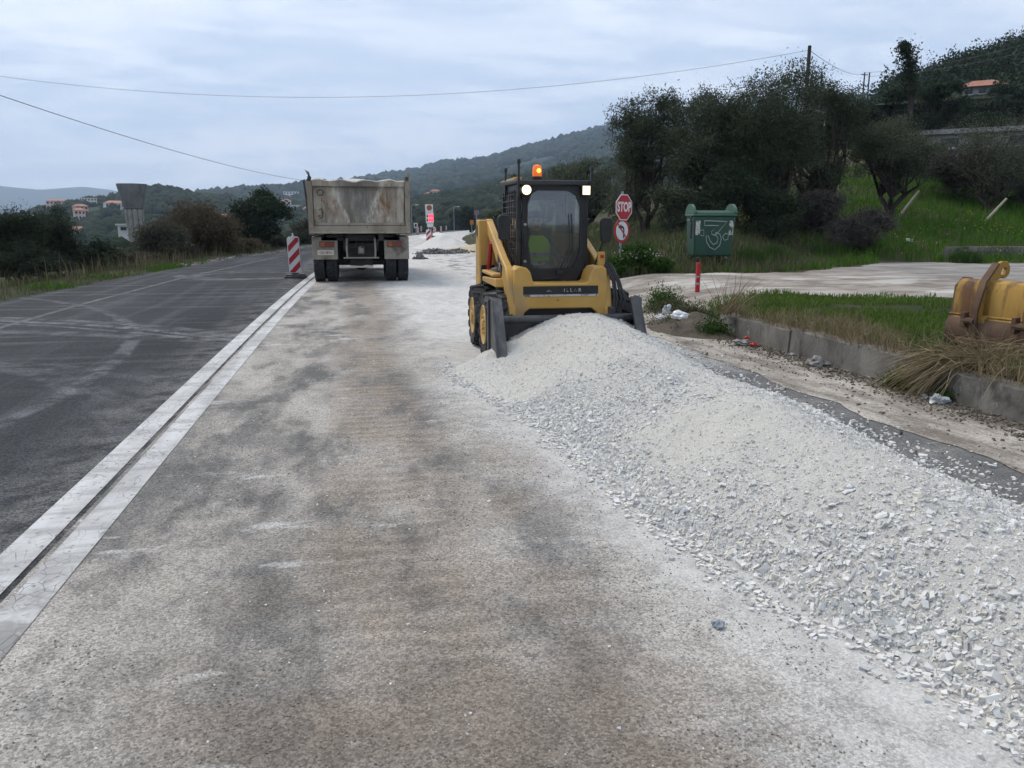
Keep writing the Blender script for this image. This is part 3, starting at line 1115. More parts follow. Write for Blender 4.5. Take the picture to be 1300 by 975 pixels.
MB().box(-.43, -.35, CF_ + .05, CB - .02, 1.99, 2.025).build('lit_edge_strip', M['rim'], L, .008)  # pale strip standing in for light on the cab's left top edge
# grille on either side: frame bars and a mesh of rods
for sx in (-1, 1):
    gmb = MB()
    gx_ = sx * (CX + .012)
    for k in range(6):
        y_ = CF_ + .10 + k * .152
        gmb.tube([(gx_, y_, .97), (gx_, y_, 1.88)], .006, 6)
    for k in range(13):
        z_ = 1.02 + k * .068
        gmb.tube([(gx_, CF_ + .05, z_), (gx_, CB - .05, z_)], .0045, 6)
    gmb.build('side_grille', M['black'], cabo)
    MB().box(min(sx * .385, sx * .391), max(sx * .385, sx * .391), CF_ + .06, CB - .06, .98, 1.86).build('side_window', M['glass'], cabo)
MB().box(-.26, .26, CB - .033, CB - .027, 1.30, 1.80).build('rear_window', M['glass'], cabo)

# door frame with its rounded windscreen
win = [(-.20, 1.885), (.17, 1.885), (.27, 1.83), (.312, 1.70), (.315, 1.20), (.27, 1.05), (.22, 1.0), (-.22, 1.0), (-.27, 1.04), (-.285, 1.16), (-.305, 1.28), (-.285, 1.40), (-.315, 1.52), (-.312, 1.72), (-.27, 1.84)]


def ray_poly(poly, c, a):
    dx, dz = math.cos(a), math.sin(a)
    best = None
    for i in range(len(poly)):
        x1, z1 = poly[i]
        x2, z2 = poly[(i + 1) % len(poly)]
        ex, ez = x2 - x1, z2 - z1
        den = dx * ez - dz * ex
        if abs(den) < 1e-9:
            continue
        t = ((x1 - c[0]) * ez - (z1 - c[1]) * ex) / den
        u = ((x1 - c[0]) * dz - (z1 - c[1]) * dx) / den
        if t > 0 and -1e-6 <= u <= 1 + 1e-6 and (best is None or t < best):
            best = t
    return (c[0] + dx * best, c[1] + dz * best)


cc = (0, 1.45)
outl = [(-.362, .80), (.362, .80), (.362, 1.93), (-.362, 1.93)]
outl = [(-.36, 1.93), (.36, 1.93), (.36, 1.02), (.29, .872), (-.29, .872), (-.36, 1.02)]
ang = [2 * math.pi * k / 72 for k in range(72)]
inn = [ray_poly(win, cc, a) for a in ang]
out_ = [ray_poly(outl, cc, a) for a in ang]
door = MB().ring(out_, inn, CF_ - .055, CF_ - .005).build('door', M['black'], L)
MB().ring([(cc[0] + (p[0] - cc[0]) * 1.03, cc[1] + (p[1] - cc[1]) * 1.03) for p in inn], [(cc[0] + (p[0] - cc[0]) * .975, cc[1] + (p[1] - cc[1]) * .975) for p in inn], CF_ - .066, CF_ - .056).build('window_seal', M['hose'], door)
MB().prism([(p[0], p[1]) for p in inn], 'y', CF_ - .034, CF_ - .028).build('windscreen', M['glass'], door)
wy = CF_ - .08
MB().tube([(.05, wy, .965), (.10, wy - .01, 1.08), (.205, wy - .012, 1.235)], .007, 6).tube([(.085, wy, .965), (.15, wy - .012, 1.10), (.215, wy - .012, 1.235)], .006, 6).tube([(.19, wy - .01, 1.62), (.215, wy - .01, 1.235), (.232, wy - .01, 1.02)], .008, 6).box(.03, .11, wy - .01, wy + .022, .945, .985).build('wiper', M['hose'], door)
MB().tube([(.30, wy + .01, 1.25), (.21, wy - .006, 1.04), (.05, wy + .006, .90), (-.12, wy + .012, .885)], .008, 6).build('washer_hose', M['hose'], door)
for z_, n_ in ((1.09, 'latch'), (1.50, 'latch')):
    MB().tube([(-.335, CF_ - .055, z_), (-.335, CF_ - .085, z_)], .016, 10).build(n_, M['galv'], door)
MB().box(-.345, -.325, CF_ - .10, CF_ - .085, 1.12, 1.42).build('door_handle', M['black'], door, .004)

# lamps, beacon, roof prongs, mirrors, hoses
lm = MB().lathe([(.04, CF_ - .145), (.058, CF_ - .14), (.062, CF_ - .06), (.03, CF_ - .05)], 'y', 20, (-.335, 0, 1.875)).build('work_lamp', M['black'], L)
MB().lathe([(.052, CF_ - .149), (.052, CF_ - .1455)], 'y', 20, (-.335, 0, 1.875)).build('lens', M['lamp'], lm)
lm = MB().box(.30, .40, CF_ - .14, CF_ - .06, 1.82, 1.93).build('work_lamp', M['black'], L, .008)
MB().box(.308, .392, CF_ - .146, CF_ - .1415, 1.828, 1.922).build('lens', M['lamp'], lm)
bc = MB().lathe([(.06, 2.03), (.06, 2.065), (.052, 2.068)], 'z', 20, (-.15, -.2, -.03)).build('beacon_base', M['black'], L)
bc2 = MB().lathe([(.052, 2.068), (.055, 2.10), (.050, 2.17), (.042, 2.19), (.01, 2.20)], 'z', 20, (-.15, -.2, -.03)).build('beacon_dome', M['amberdome'], L)
MB().lathe([(.008, -.264), (.022, -.262), (.022, -.25), (.008, -.25)], 'y', 12, (-.142, 0, 2.10)).build('beacon_bulb', M['amber'], bc2)
for x_, y_, h_ in ((-.425, -.52, 2.20), (-.43, .30, 2.16), (.41, -.50, 2.13)):
    MB().box(x_ - .012, x_ + .012, y_ - .02, y_ + .02, 1.80, h_).box(x_ - .018, x_ + .018, y_ - .025, y_ + .025, h_ - .05, h_).build('roof_prong', M['black'], L, .006)
for sx, x_, z_ in ((-1, -.60, 1.47), (1, .57, 1.44)):
    mir = MB().prism([(x_ - .065, z_ - .12), (x_ - .075, z_ + .10), (x_ - .05, z_ + .135), (x_ + .05, z_ + .135), (x_ + .075, z_ + .10), (x_ + .055, z_ - .12), (x_ + .03, z_ - .14), (x_ - .04, z_ - .14)], 'y', -.62, -.57).build('mirror', M['black'], L, .012)
    MB().tube([(x_, -.56, z_ - .08), (x_ * .9, -.55, z_ - .22), (sx * .46, -.53, z_ - .40)], .012, 8).build('mirror_arm', M['black'], mir)
    MB().box(x_ - .055, x_ + .055, -.568, -.564, z_ - .11, z_ + .11).build('mirror_glass', M['galv'], mir)
mk = MB().box(.46, .54, -.66, -.62, 1.02, 1.20).build('marker_bracket', M['yellow'], L, .006)
MB().box(.485, .525, -.672, -.661, 1.13, 1.165).build('marker_lens', M['redp'], mk)
for k, (dx, w) in enumerate(((0, .014), (.03, .012), (.055, .015), (-.02, .012))):
    MB().tube([(.50 + dx * .4, -.50, 1.12), (.56 + dx, -.66, 1.05), (.62 + dx, -.78, .88), (.64 + dx * 1.6, -.84, .68), (.60 + dx, -.88, .52), (.52 + dx, -.93, .44)], w, 8).build('hydraulic_hose', M['hose'], L)
MB().box(.54, .60, -.90, -.80, .50, .60).tube([(.57, -.86, .46), (.66, -.90, .46)], .03, 10).build('hose_coupler', M['steel'], L, .008)
# seat and interior
MB().box(-.21, .21, .08, .48, .80, .90).build('seat', M['black'], L, .04, seg=3)
MB().prism([(.42, .88), (.51, .88), (.56, 1.45), (.48, 1.47)], 'x', -.20, .20).build('seat_back', M['grey'], L, .03, seg=3)
for sx in (-1, 1):
    MB().tube([(sx * .27, -.02, .80), (sx * .26, -.07, 1.04)], .012, 8).lathe([(.01, 1.03), (.024, 1.05), (.024, 1.10), (.008, 1.12)], 'z', 10, (sx * .26, -.07, 0)).build('control_lever', M['black'], L)

# bucket
bk = MB()
BW, zb = .80, .07
prof = [(-.95, .44), (-.93, .36), (-.90, .22), (-.93, .10), (-1.02, .04), (-1.50, .005), (-1.50, -.012), (-1.0, .018), (-.90, .06), (-.87, .22), (-.90, .40), (-.93, .46)]
bk.prism([(y, z + zb) for y, z in prof], 'x', -BW, BW)
bko = bk.build('bucket', M['steel'], L, .004)
MB().tube([(-BW - .01, -.965, .425 + zb), (BW + .01, -.965, .425 + zb)], .042, 12).build('bucket_lip', M['steel'], bko)
for sx in (-1, 1):
    x0, x1 = sorted((sx * BW, sx * (BW + .022)))
    side = [(-.90, zb), (-.90, .70), (-.935, .735), (-1.06, .735), (-1.10, .70), (-1.46, zb + .10), (-1.50, zb - .01), (-1.0, zb)]
    MB().prism(side, 'x', x0, x1).build('side_plate', M['steel'], bko, .004)
    e0, e1 = sorted((sx * (BW + .022), sx * (BW + (.085 if sx > 0 else .045))))
    MB().prism([(-.91, zb + .02), (-.91, .71), (-.96, .71), (-.985, .55), (-1.0, zb + .02)], 'x', e0, e1).build('side_rib', M['steel'], bko, .006)
    f0, f1 = sorted((sx * (BW - .09), sx * BW))
    MB().prism([(-1.06, .735), (-1.105, .70), (-1.475, zb + .08), (-1.45, zb + .06), (-1.08, .66)], 'x', f0, f1).build('side_flange', M['steel'], bko, .004)
MB().box(-BW, BW, -1.53, -1.44, zb - .016, zb + .012).build('cutting_edge', M['galv'], bko)


# ------------------------------------------------------------------ the operator
def skin_body(name, joints, edges, mat, parent, loc, sub=2, root=0):
    me = bpy.data.meshes.new(name)
    me.from_pydata([j[:3] for j in joints], edges, [])
    o = bpy.data.objects.new(name, me)
    COL.objects.link(o)
    sk = o.modifiers.new('skin', 'SKIN')
    sk.use_smooth_shade = True
    for i, j in enumerate(joints):
        rr = j[3] if isinstance(j[3], tuple) else (j[3], j[3])
        me.skin_vertices[0].data[i].radius = rr
        me.skin_vertices[0].data[i].use_root = i == root
    sb = o.modifiers.new('sub', 'SUBSURF')
    sb.levels = sb.render_levels = sub
    dg = bpy.context.evaluated_depsgraph_get()
    m2 = bpy.data.meshes.new_from_object(o.evaluated_get(dg))
    bpy.data.objects.remove(o)
    m2.shade_smooth()
    m2.materials.clear()
    return link(name, m2, mat, parent, loc)


M['skin'] = pm('skin', (.42, .25, .17), (.46, .28, .20), 9, .5)
M['cloth'] = pm('dark_grey_clothes', (.055, .058, .065), (.085, .088, .095), 6, .9, 0, .3, 120, .003)
M['hivis'] = pm('hi_vis_green', (.42, .78, .06), (.50, .85, .10), 5, .8, 0, .2, 90, .003)
M['hair'] = pm('dark_hair', (.02, .016, .013), (.03, .024, .02), 20, .7)
PO = empty('person', (LX - .07, LY + .22, .82), label='operator in a green hi-vis vest seated in the loader cab', cat='person')
J = [(0, .02, .14, (.15, .12)), (0, .05, .30, (.14, .10)), (0, .06, .44, (.15, .10)), (0, .05, .53, (.10, .08)), (0, .035, .60, .052),
     (-.19, .06, .48, .062), (-.27, -.02, .30, .050), (-.255, -.24, .245, .038), (.19, .06, .48, .062), (.27, -.02, .30, .050), (.255, -.24, .245, .038),
     (-.11, -.04, .11, .095), (-.15, -.42, .14, .075), (-.15, -.52, -.10, .05), (.11, -.04, .11, .095), (.15, -.42, .14, .075), (.15, -.52, -.10, .05)]
Ed = [(0, 1), (1, 2), (2, 3), (3, 4), (2, 5), (5, 6), (6, 7), (2, 8), (8, 9), (9, 10), (0, 11), (11, 12), (12, 13), (0, 14), (14, 15), (15, 16)]
body = skin_body('body', J, Ed, M['cloth'], PO, (0, 0, 0))
hd = MB()
hd.lathe([(.012, .60), (.05, .605), (.066, .64), (.076, .70), (.078, .745), (.07, .79), (.045, .825), (.01, .835)], 'z', 20)
hd.tube([(0, -.072, .73), (0, -.10, .70), (0, -.078, .69)], [.008, .014, .008], 8)
hd.tube([(-.076, 0, .69), (-.083, .004, .74)], .012, 8).tube([(.076, 0, .69), (.083, .004, .74)], .012, 8)
ho = hd.build('head', M['skin'], PO, loc=(0, .02, 0))
for sx in (-1, 1):
    MB().lathe([(.003, -.077), (.012, -.074), (.006, -.066)], 'y', 10, (sx * .029, 0, .735)).build('eye', M['signblack'], ho)
MB().tube([(-.022, -.068, .655), (0, -.074, .653), (.022, -.068, .655)], .006, 6).build('mouth', M['taillight'], ho)
hr = MB().lathe([(.083, .752), (.084, .775), (.074, .815), (.045, .84), (.008, .846)], 'z', 20, (0, .008, 0)).build('hair', M['hair'], ho)
for sx in (-1, 1):                                      # hands on the levers: palm and five fingers round the knob
    hj = [(sx * .255, -.24, .245, .028), (sx * .257, -.29, .248, .034), (sx * .258, -.325, .25, .03)]
    he = [(0, 1), (1, 2)]
    for q, (dz, ln) in enumerate(((.024, .030), (.009, .034), (-.006, .032), (-.02, .026))):
        b = len(hj)
        hj += [(sx * .262, -.345, .25 + dz, .0095), (sx * .270, -.372 - ln * .2, .25 + dz - .004, .009), (sx * .240, -.385, .25 + dz - .006, .008)]
        he += [(2, b), (b, b + 1), (b + 1, b + 2)]
    b = len(hj)
    hj += [(sx * .232, -.305, .262, .011), (sx * .220, -.345, .262, .0095)]
    he += [(1, b), (b, b + 1)]
    skin_body('hand', hj, he, M['skin'], PO, (0, 0, 0), 1)
vm = MB().lathe([(.175, .12), (.185, .20), (.18, .32), (.192, .42), (.165, .50), (.10, .55)], 'z', 28)
for v in vm.v:
    v.y = v.y * (.80 if abs(v.x) > .05 or v.y > 0 else .70) + .045
vs_ = vm.build('vest', M['hivis'], PO)
for z_ in (.20, .30):
    MB().lathe([(.186, z_), (.188, z_ + .045)], 'z', 28).build('reflective_band', M['text'], vs_).scale = (1, .8, 1)
    vs_.children[-1].location = (0, .042, 0)


# ------------------------------------------------------------------ tipper truck (faces +Y)
def mat_tailgate():
    m, g = newmat('rusty_scraped_tailgate')
    p = g.obj()
    x, y, z = g.xyz(p)
    v = g.map(p, (2.2, 1, .7))
    col = g.mix(g.rng(g.noise(v, 1.6, 7, .6), .35, .65), (.29, .245, .185), (.45, .395, .32))
    col = g.mix(g.m('MULTIPLY', g.rng(g.noise(g.map(p, (7, 1, .5), rot=(0, .12, 0)), 1.3, 6, .7), .5, .66), .75), col, (.11, .095, .075))
    col = g.mix(g.m('MULTIPLY', g.band(x, -.03, .10, .42), g.rng(g.noise(v, 2.3, 6, .6), .3, .58)), col, (.12, .113, .10))
    for cx, cz, wx, wz in ((.62, 1.95, .22, .34), (-.66, 1.98, .16, .22)):
        d = g.m('ADD', g.m('POWER', g.m('DIVIDE', g.m('SUBTRACT', x, cx), wx), 2.0), g.m('POWER', g.m('DIVIDE', g.m('SUBTRACT', z, cz), wz), 2.0))
        k = g.m('MULTIPLY', g.rng(d, .1, 1.8, 1.0, 0.0), g.rng(g.noise(g.map(p, (1, 1, .45), rot=(0, .3, 0)), 9, 8, .74), .40, .60))
        col = g.mix(k, col, (.20, .085, .03))
    col = g.mix(g.rng(g.noise(g.map(p, loc=(4, 1, 2)), 4, 9, .74), .57, .66), col, (.17, .085, .04))
    col = g.mix(g.m('MULTIPLY', g.rng(g.noise(g.map(p, (1.5, 1, .6), (8, 2, 1), (0, .5, 0)), 2.2, 8, .7), .5, .62), .7), col, (.52, .49, .43))
    col = g.mix(g.m('MULTIPLY', g.rng(g.noise(g.map(p, (12, 1, .35), rot=(0, -.2, 0)), 1.5, 5, .65), .62, .70), .6), col, (.50, .47, .42))
    ax = g.m('ABSOLUTE', g.m('ADD', x, .05))
    dv = g.m('ADD', g.m('SUBTRACT', ax, g.m('MULTIPLY', g.m('SUBTRACT', z, 1.5), .42)), g.m('MULTIPLY', g.m('SUBTRACT', g.noise(p, 3, 4), .5), .25))
    col = g.mix(g.m('MULTIPLY', g.rng(dv, .05, .18, 1.0, 0.0), .55), col, (.17, .16, .14))
    col = g.mix(g.m('MULTIPLY', g.band(dv, .22, .03, .06), g.rng(g.noise(g.map(p, (6, 1, 1)), 3, 6, .7), .4, .6)), col, (.52, .49, .43))
    g.out(g.bsdf(col, .8, .1, g.bump(g.noise(p, 14, 7, .65), .5, .012), .25))
    return m


M['tailgate'] = mat_tailgate()
M['bodyside'] = pm('dirty_cream_steel', (.235, .20, .15), (.335, .295, .235), 2.2, .8, .1, .4, 18, .01, (.16, .10, .06), 3, (.55, .68), .25, (1, 1, .5), (.10, .085, .07), 8, (.6, .7))
M['under'] = pm('dark_underframe', (.016, .016, .017), (.035, .033, .03), 4, .8, .1, .3, 40, .004, (.10, .09, .08), 3, (.56, .75))
M['mud'] = pm('dusty_mudguard', (.22, .19, .15), (.30, .27, .22), 3, .85, 0, .3, 40, .004, (.11, .10, .085), 2, (.5, .7))
M['plate'] = pm('dusty_number_plate', (.50, .45, .36), (.58, .53, .44), 4, .7)

T = empty('tipper_truck', (.085, 21.5, 0), label='dirty cream tipper truck loaded with gravel, seen from its rusty tailgate', cat='truck')
wp = wheel_proto(('w', .53, .285, .26, .028, 4, 40, M['rubber2'], M['under'], .2))
for y_ in (0, 1.36):
    for x_ in (-1.10, -.775, .775, 1.10):
        put_wheel(wp, T, (x_, y_, .525), x_ > 0)
for x_ in (-1.04, 1.04):
    put_wheel(wp, T, (x_, 5.1, .525), x_ > 0)
kill(wp)
RB = -.72                                            # tailgate plane
uf = MB()
for sx in (-1, 1):
    uf.box(min(sx * .36, sx * .46), max(sx * .36, sx * .46), -.55, 6.2, .82, 1.08)
uf.box(-.36, .36, -.52, -.44, .62, 1.02).box(-.30, .30, -.46, -.36, .40, .66).box(-.95, .95, -.04, .04, .46, .58).box(-.95, .95, 1.32, 1.40, .46, .58)
uf.tube([(-.95, 0, .525), (.95, 0, .525)], .10, 12).lathe([(.1, -.16), (.21, -.1), (.21, .1), (.1, .16)], 'y', 16, (0, .05, .50))
uf.box(-1.05, 1.05, 2.3, 3.0, .42, 1.05).box(-.95, .95, 3.2, 4.1, .5, 1.05)  # full-width boxes added to block the bright ground and darken the underside
uf.box(-.55, .55, .5, .9, .50, 1.0)
uf.build('chassis', M['under'], T, .01)
cr = MB().box(-1.02, 1.02, -.60, -.50, 1.08, 1.24)
for x_ in (-.9, -.42, .42, .9):
    cr.box(x_ - .05, x_ + .05, -.60, 4.2, 1.10, 1.26)
cr.build('subframe', M['under'], T, .01)
tb = MB()
for sx in (-1, 1):
    tb.tube([(sx * .36, -.60, 1.14), (sx * .37, -.63, .86), (sx * .36, -.64, .64)], .026, 8)
tb.tube([(-.46, -.64, .64), (.46, -.64, .64)], .022, 8)
for q_ in range(3):
    MB().tube([(-.28 + q_ * .16, -.56, 1.12), (-.34 + q_ * .2, -.66, .98 - .05 * q_), (-.2 + q_ * .1, -.64, .90), (-.05 + q_ * .1, -.55, 1.0)], .014, 6).build('air_hose', M['hose'], T)
tb.build('rear_guard_bar', M['mud'], T)
MB().box(-.08, .08, -.62, -.50, .74, .94).tube([(0, -.62, .84), (0, -.72, .84)], .04, 10).box(-.05, .05, -.74, -.68, .78, .90).build('tow_hitch', M['mud'], T, .01)
MB().prism([(-.30, .38), (.30, .38), (.30, .43), (.12, .45), (.0, .42), (-.30, .44)], 'y', -.50, -.48).build('bent_plate', M['plate'], T)
for sx in (-1, 1):
    o0, o1 = sorted((sx * .60, sx * 1.25))
    mg = MB().box(o0, o1, -.60, -.57, .60, 1.18)
    mg.prism([(-.60, 1.0), (-.58, 1.14), (-.2, 1.20), (1.6, 1.20), (1.95, 1.05), (1.93, 1.03), (1.6, 1.165), (-.2, 1.165), (-.55, 1.10), (-.57, 1.0)], 'x', o0, o1)
    mo = mg.build('mudguard', M['mud'], T, .008)
    la, lb = sorted((sx * .68, sx * 1.06))
    lt = MB().box(la, lb, -.645, -.602, .93, 1.07).build('tail_light', M['taillight'], mo, .006)
    MB().box(la + .02, la + .13, -.652, -.6455, .94, 1.06).build('indicator_lens', M['orangelens'], lt)
pl = MB().box(-1.12, -.70, -.622, -.603, .715, .845).build('number_plate', M['plate'], T, .003)
text_mesh('plate_characters', 'IZE 4876', .085, M['signblack'], pl, (-.91, -.6235, .78), depth=.001)
# tipping body
bd = MB()
for sx in (-1, 1):
    a0, a1 = sorted((sx * 1.22, sx * 1.275))
    bd.box(a0, a1, RB + .08, 4.3, 1.28, 2.56)
    r0, r1 = sorted((sx * 1.20, sx * 1.31))
    bd.box(r0, r1, RB + .1, 4.3, 2.56, 2.64)
    for k in range(6):
        r0, r1 = sorted((sx * 1.275, sx * 1.33))
        bd.box(r0, r1, .1 + k * .8, .2 + k * .8, 1.28, 2.56)
bd.box(-1.27, 1.27, RB + .02, 4.3, 1.27, 1.36).box(-1.27, 1.27, 4.22, 4.3, 1.36, 2.85)
bdo = bd.build('tipper_body', M['bodyside'], T, .012)
for sx in (-1, 1):
    a0, a1 = sorted((sx * 1.165, sx * 1.30))
    MB().box(a0, a1, RB - .03, RB + .10, 1.24, 2.58).prism([(min(a0, a1), 2.58), (max(a0, a1), 2.58), (sx * 1.30, 2.83), (sx * 1.235, 2.80), (sx * 1.22, 2.70)], 'y', RB - .02, RB + .06).build('corner_post', M['bodyside'], bdo, .012)
    MB().tube([(sx * 1.225, RB - .05, 2.66), (sx * 1.225, RB + .12, 2.66)], .05, 12).build('hinge_pin', M['steel'], bdo)
MB().box(-1.30, 1.30, RB - .06, RB + .10, 1.30, 1.46).prism([(RB - .10, 1.27), (RB - .075, 1.32), (RB + .05, 1.32), (RB + .05, 1.27)], 'x', -1.29, 1.29).build('rear_sill', M['bodyside'], bdo, .014)
# tailgate: sheet, raised frame and crumpled upper rail
nx, nz = 40, 20
X, Zg = np.meshgrid(np.linspace(-1.15, 1.15, nx), np.linspace(1.47, 2.58, nz))
Yg = RB + .035 + fbm(X * 2.6, Zg * 1.8, 5, 5) * .13
tg = link('tailgate', grid_mesh('tailgate', X, Yg, Zg), M['tailgate'], T)
MB().box(-1.15, 1.15, RB - .02, RB + .055, 1.47, 1.545).build('lower_rail', M['bodyside'], tg, .01)
ur = MB()
px_ = np.linspace(-1.16, 1.16, 14)
vs, fs = [], []
for i, x_ in enumerate(px_):
    s_ = .03 * math.sin(i * 1.9) - .05 * math.exp(-((x_ + .1) / .35) ** 2) * .6
    for y_, z_ in ((RB - .045, 2.46), (RB - .055, 2.60 + s_), (RB + .06, 2.63 + s_), (RB + .06, 2.44)):
        vs.append((x_, y_ + .012 * math.sin(i * 2.7), z_))
for i in range(13):
    for j in range(4):
        fs.append((i * 4 + j, i * 4 + (j + 1) % 4, i * 4 + 4 + (j + 1) % 4, i * 4 + 4 + j))
fs += [(0, 1, 2, 3), (55, 54, 53, 52)]
ur.add(vs, fs).build('upper_rail', M['tailgate'], tg)
for x_ in (-.86, .88):
    MB().box(x_ - .012, x_ + .012, RB - .028, RB + .03, 1.545, 2.46).build('tailgate_rib', M['tailgate'], tg, .004)
rgp = [(-.97 + .075 * math.cos(a), RB - .035, 2.30 + .075 * math.sin(a)) for a in np.linspace(0, 2 * math.pi, 21)]
MB().tube(rgp, .011, 6, False).build('ring_emblem', M['under'], tg)
MB().tube([(-1.03, RB - .03, 1.86), (-.96, RB - .035, 1.90), (-.925, RB - .035, 1.80), (-.94, RB - .035, 1.68), (-1.02, RB - .03, 1.645)], .013, 6).build('hook_emblem', M['under'], tg)
# load
X, Yl = np.meshgrid(np.linspace(-1.2, 1.2, 60), np.linspace(RB + .06, 4.2, 110))
Zl = 2.47 + .19 * (1 - (X / 1.25) ** 2) * sst(Yl, RB - .3, RB + .5) + fbm(X * 3, Yl * 3, 8, 5) * .10
tl = link('gravel_load', grid_mesh('gravel_load', X, Yl, Zl), M['fines'], None, (.085, 21.5, 0), label='white gravel load heaped level with the truck body rails', cat='gravel')
# cab (ahead of the body)
cb = MB().prism([(4.45, .78), (6.55, .70), (6.62, 1.4), (6.45, 2.35), (6.2, 2.48), (4.5, 2.48)], 'x', -1.2, 1.2).build('cab', M['bodyside'], T, .05)
MB().prism([(6.60, 1.46), (6.625, 1.46), (6.475, 2.28), (6.45, 2.28)], 'x', -1.05, 1.05).build('windscreen', M['glass'], cb)
for sx in (-1, 1):
    MB().prism([(5.3, 1.5), (6.3, 1.5), (6.2, 2.2), (5.3, 2.2)], 'x', sx * 1.202 - .004, sx * 1.202 + .004).build('door_window', M['signblack'], cb)
MB().box(-1.2, 1.2, 6.5, 6.72, .45, .80).build('bumper', M['mud'], cb, .03)
# ------------------------------------------------------------------ striped lane beacons
def beacon_proto():
    w, h0, h1 = .17, .14, 1.16
    root = empty('lane_beacon')
    MB().box(-.30, .30, -.16, .16, .004, .065).box(-.26, .26, -.12, .12, .065, .11).box(-.09, .09, -.05, .05, .11, .15).build('foot', M['steel'], root, .012)
    MB().prism([(-w, h0), (w, h0), (w, h1 - .05), (w - .05, h1), (-w + .05, h1), (-w, h1 - .05)], 'y', -.028, .028).build('panel', M['white'], root, .008)
    for k in range(3):
        z0 = h0 + .02 + k * .36
        lo, hi = h0 + .02, h1 - .03
        quad = [(-w + .02, z0), (w - .02, z0 + .30), (w - .02, z0 + .48), (-w + .02, z0 + .18)]
        # clip the slanted stripe to the panel's height
        pts = []
        for i in range(4):
            a, b = quad[i], quad[(i + 1) % 4]
            for lim, s in ((lo, 1), (hi, -1)):
                pass
            pts.append(a)

        def clip(poly, lim, s):
            out = []
            for i in range(len(poly)):
                a, b = poly[i], poly[(i + 1) % len(poly)]
                ia, ib = s * (a[1] - lim) >= 0, s * (b[1] - lim) >= 0
                if ia:
                    out.append(a)
                if ia != ib:
                    t = (lim - a[1]) / (b[1] - a[1])
                    out.append((a[0] + (b[0] - a[0]) * t, lim))
            return out
        q = clip(clip([(x, z - .15) for x, z in quad], lo, 1), hi, -1)
        for y0_, y1_ in ((-.0335, -.0285), (.0285, .0335)):
            if len(q) > 2:
                MB().prism(q, 'y', y0_, y1_).build('red_stripe', M['redp'], root)
    MB().lathe([(.05, 1.16), (.05, 1.185), (.02, 1.19), (.018, 1.25), (.008, 1.26)], 'z', 12).build('cap', M['white'], root)
    return root


bp = beacon_proto()
p = atz(376, 353)
bp.location = (p[0], p[1], .004)
bp.rotation_euler = (0, R(-1.5), R(-6))
props(bp, label='red and white striped lane beacon standing on the white lines beside the truck', cat='beacon', group='striped lane beacons')
spots = [(544.5, 314), (552, 300.5), (560, 295.3), (566.6, 292.6), (571, 291.2), (576, 290.3), (581, 289.7)]
for i, (a, b) in enumerate(spots):
    p = atz(a, b)
    c = copy_tree(bp)
    c.location = (p[0], p[1], .004)
    c.rotation_euler = (0, 0, random.uniform(-.2, .2) - .15)
    c['label'] = 'striped lane beacon beside the far white gravel heap' if i == 0 else ('second', 'third', 'fourth', 'fifth', 'sixth', 'seventh')[i - 1] + ' striped lane beacon in the row receding from the far gravel heap'
for a, b, lab in ((530.5, 297.5, 'striped lane beacon across the road beside the portable white sign'), (535, 294.5, 'striped lane beacon across the road just past the portable white sign')):
    p = atz(a, b)
    c = copy_tree(bp)
    c.location = (p[0], p[1], .004)
    c['label'] = lab
# red cones / low markers among the beacons
M['cone'] = pm('red_plastic', (.42, .03, .03), (.36, .03, .03), 5, .6)
for i, (a, b) in enumerate(((548, 308), (556, 298.2))):
    p = atz(a, b)
    co = empty('traffic_cone', (p[0], p[1], .004), label=('red traffic cone behind the beacon at the far gravel heap', 'red traffic cone behind the second far lane beacon')[i], cat='cone', group='cones among the beacons')
    MB().box(-.2, .2, -.2, .2, 0, .035).build('base', M['cone'], co, .01)
    cn = MB().lathe([(.15, .035), (.035, .70), (.02, .71)], 'z', 16).build('cone_body', M['cone'], co)
    MB().lathe([(.112, .26), (.083, .43)], 'z', 16).build('white_band', M['white'], cn)

# portable signal with lamp and two lit red fields
p = atz(549, 306.5)
S = empty('portable_traffic_signal', (p[0], p[1], .004), label='portable signal on a post with amber lamp above two lit red fields', cat='traffic signal')
dY = p[1]
zt, zb_ = atY(543, 259.5, dY)[2], atY(549, 283.5, dY)[2]
ww = 9.2 * dY * 1.02 / FPX
xo = atY(545.5, 271, dY)[0] - p[0]
hgt = zt - zb_
MB().box(-.45, .45, -.4, .4, 0, .12).box(-.3, .3, -.3, .3, .12, .5).tube([(0, 0, .5), (xo, 0, zb_ + .1)], .05, 8).build('stand', M['grey'], S, .01)
hb = MB().prism([(xo - ww / 2, zb_), (xo + ww / 2, zb_), (xo + ww / 2 - .04, zt), (xo - ww / 2 - .06, zt)], 'y', -.06, .06).build('backboard', M['white'], S, .02)
MB().lathe([(ww * .36, -.075), (ww * .36, -.062)], 'y', 20, (xo - .03, 0, zt - .30)).build('amber_lamp', M['orangelens'], hb)
for k in (0, 1):
    z0 = zb_ + .16 + k * .36
    MB().box(xo - ww * .16, xo + ww * .46, -.075, -.0615, z0, z0 + .25).build('red_field', M['redlit'], hb)
    MB().box(xo - ww * .42, xo - ww * .20, -.075, -.0615, z0 + .04, z0 + .18).build('black_field', M['signblack'], hb)
MB().box(xo - .25, xo + .3, -.05, .05, zb_ - .35, zb_ - .02).build('sign_plate', M['white'], S, .01)

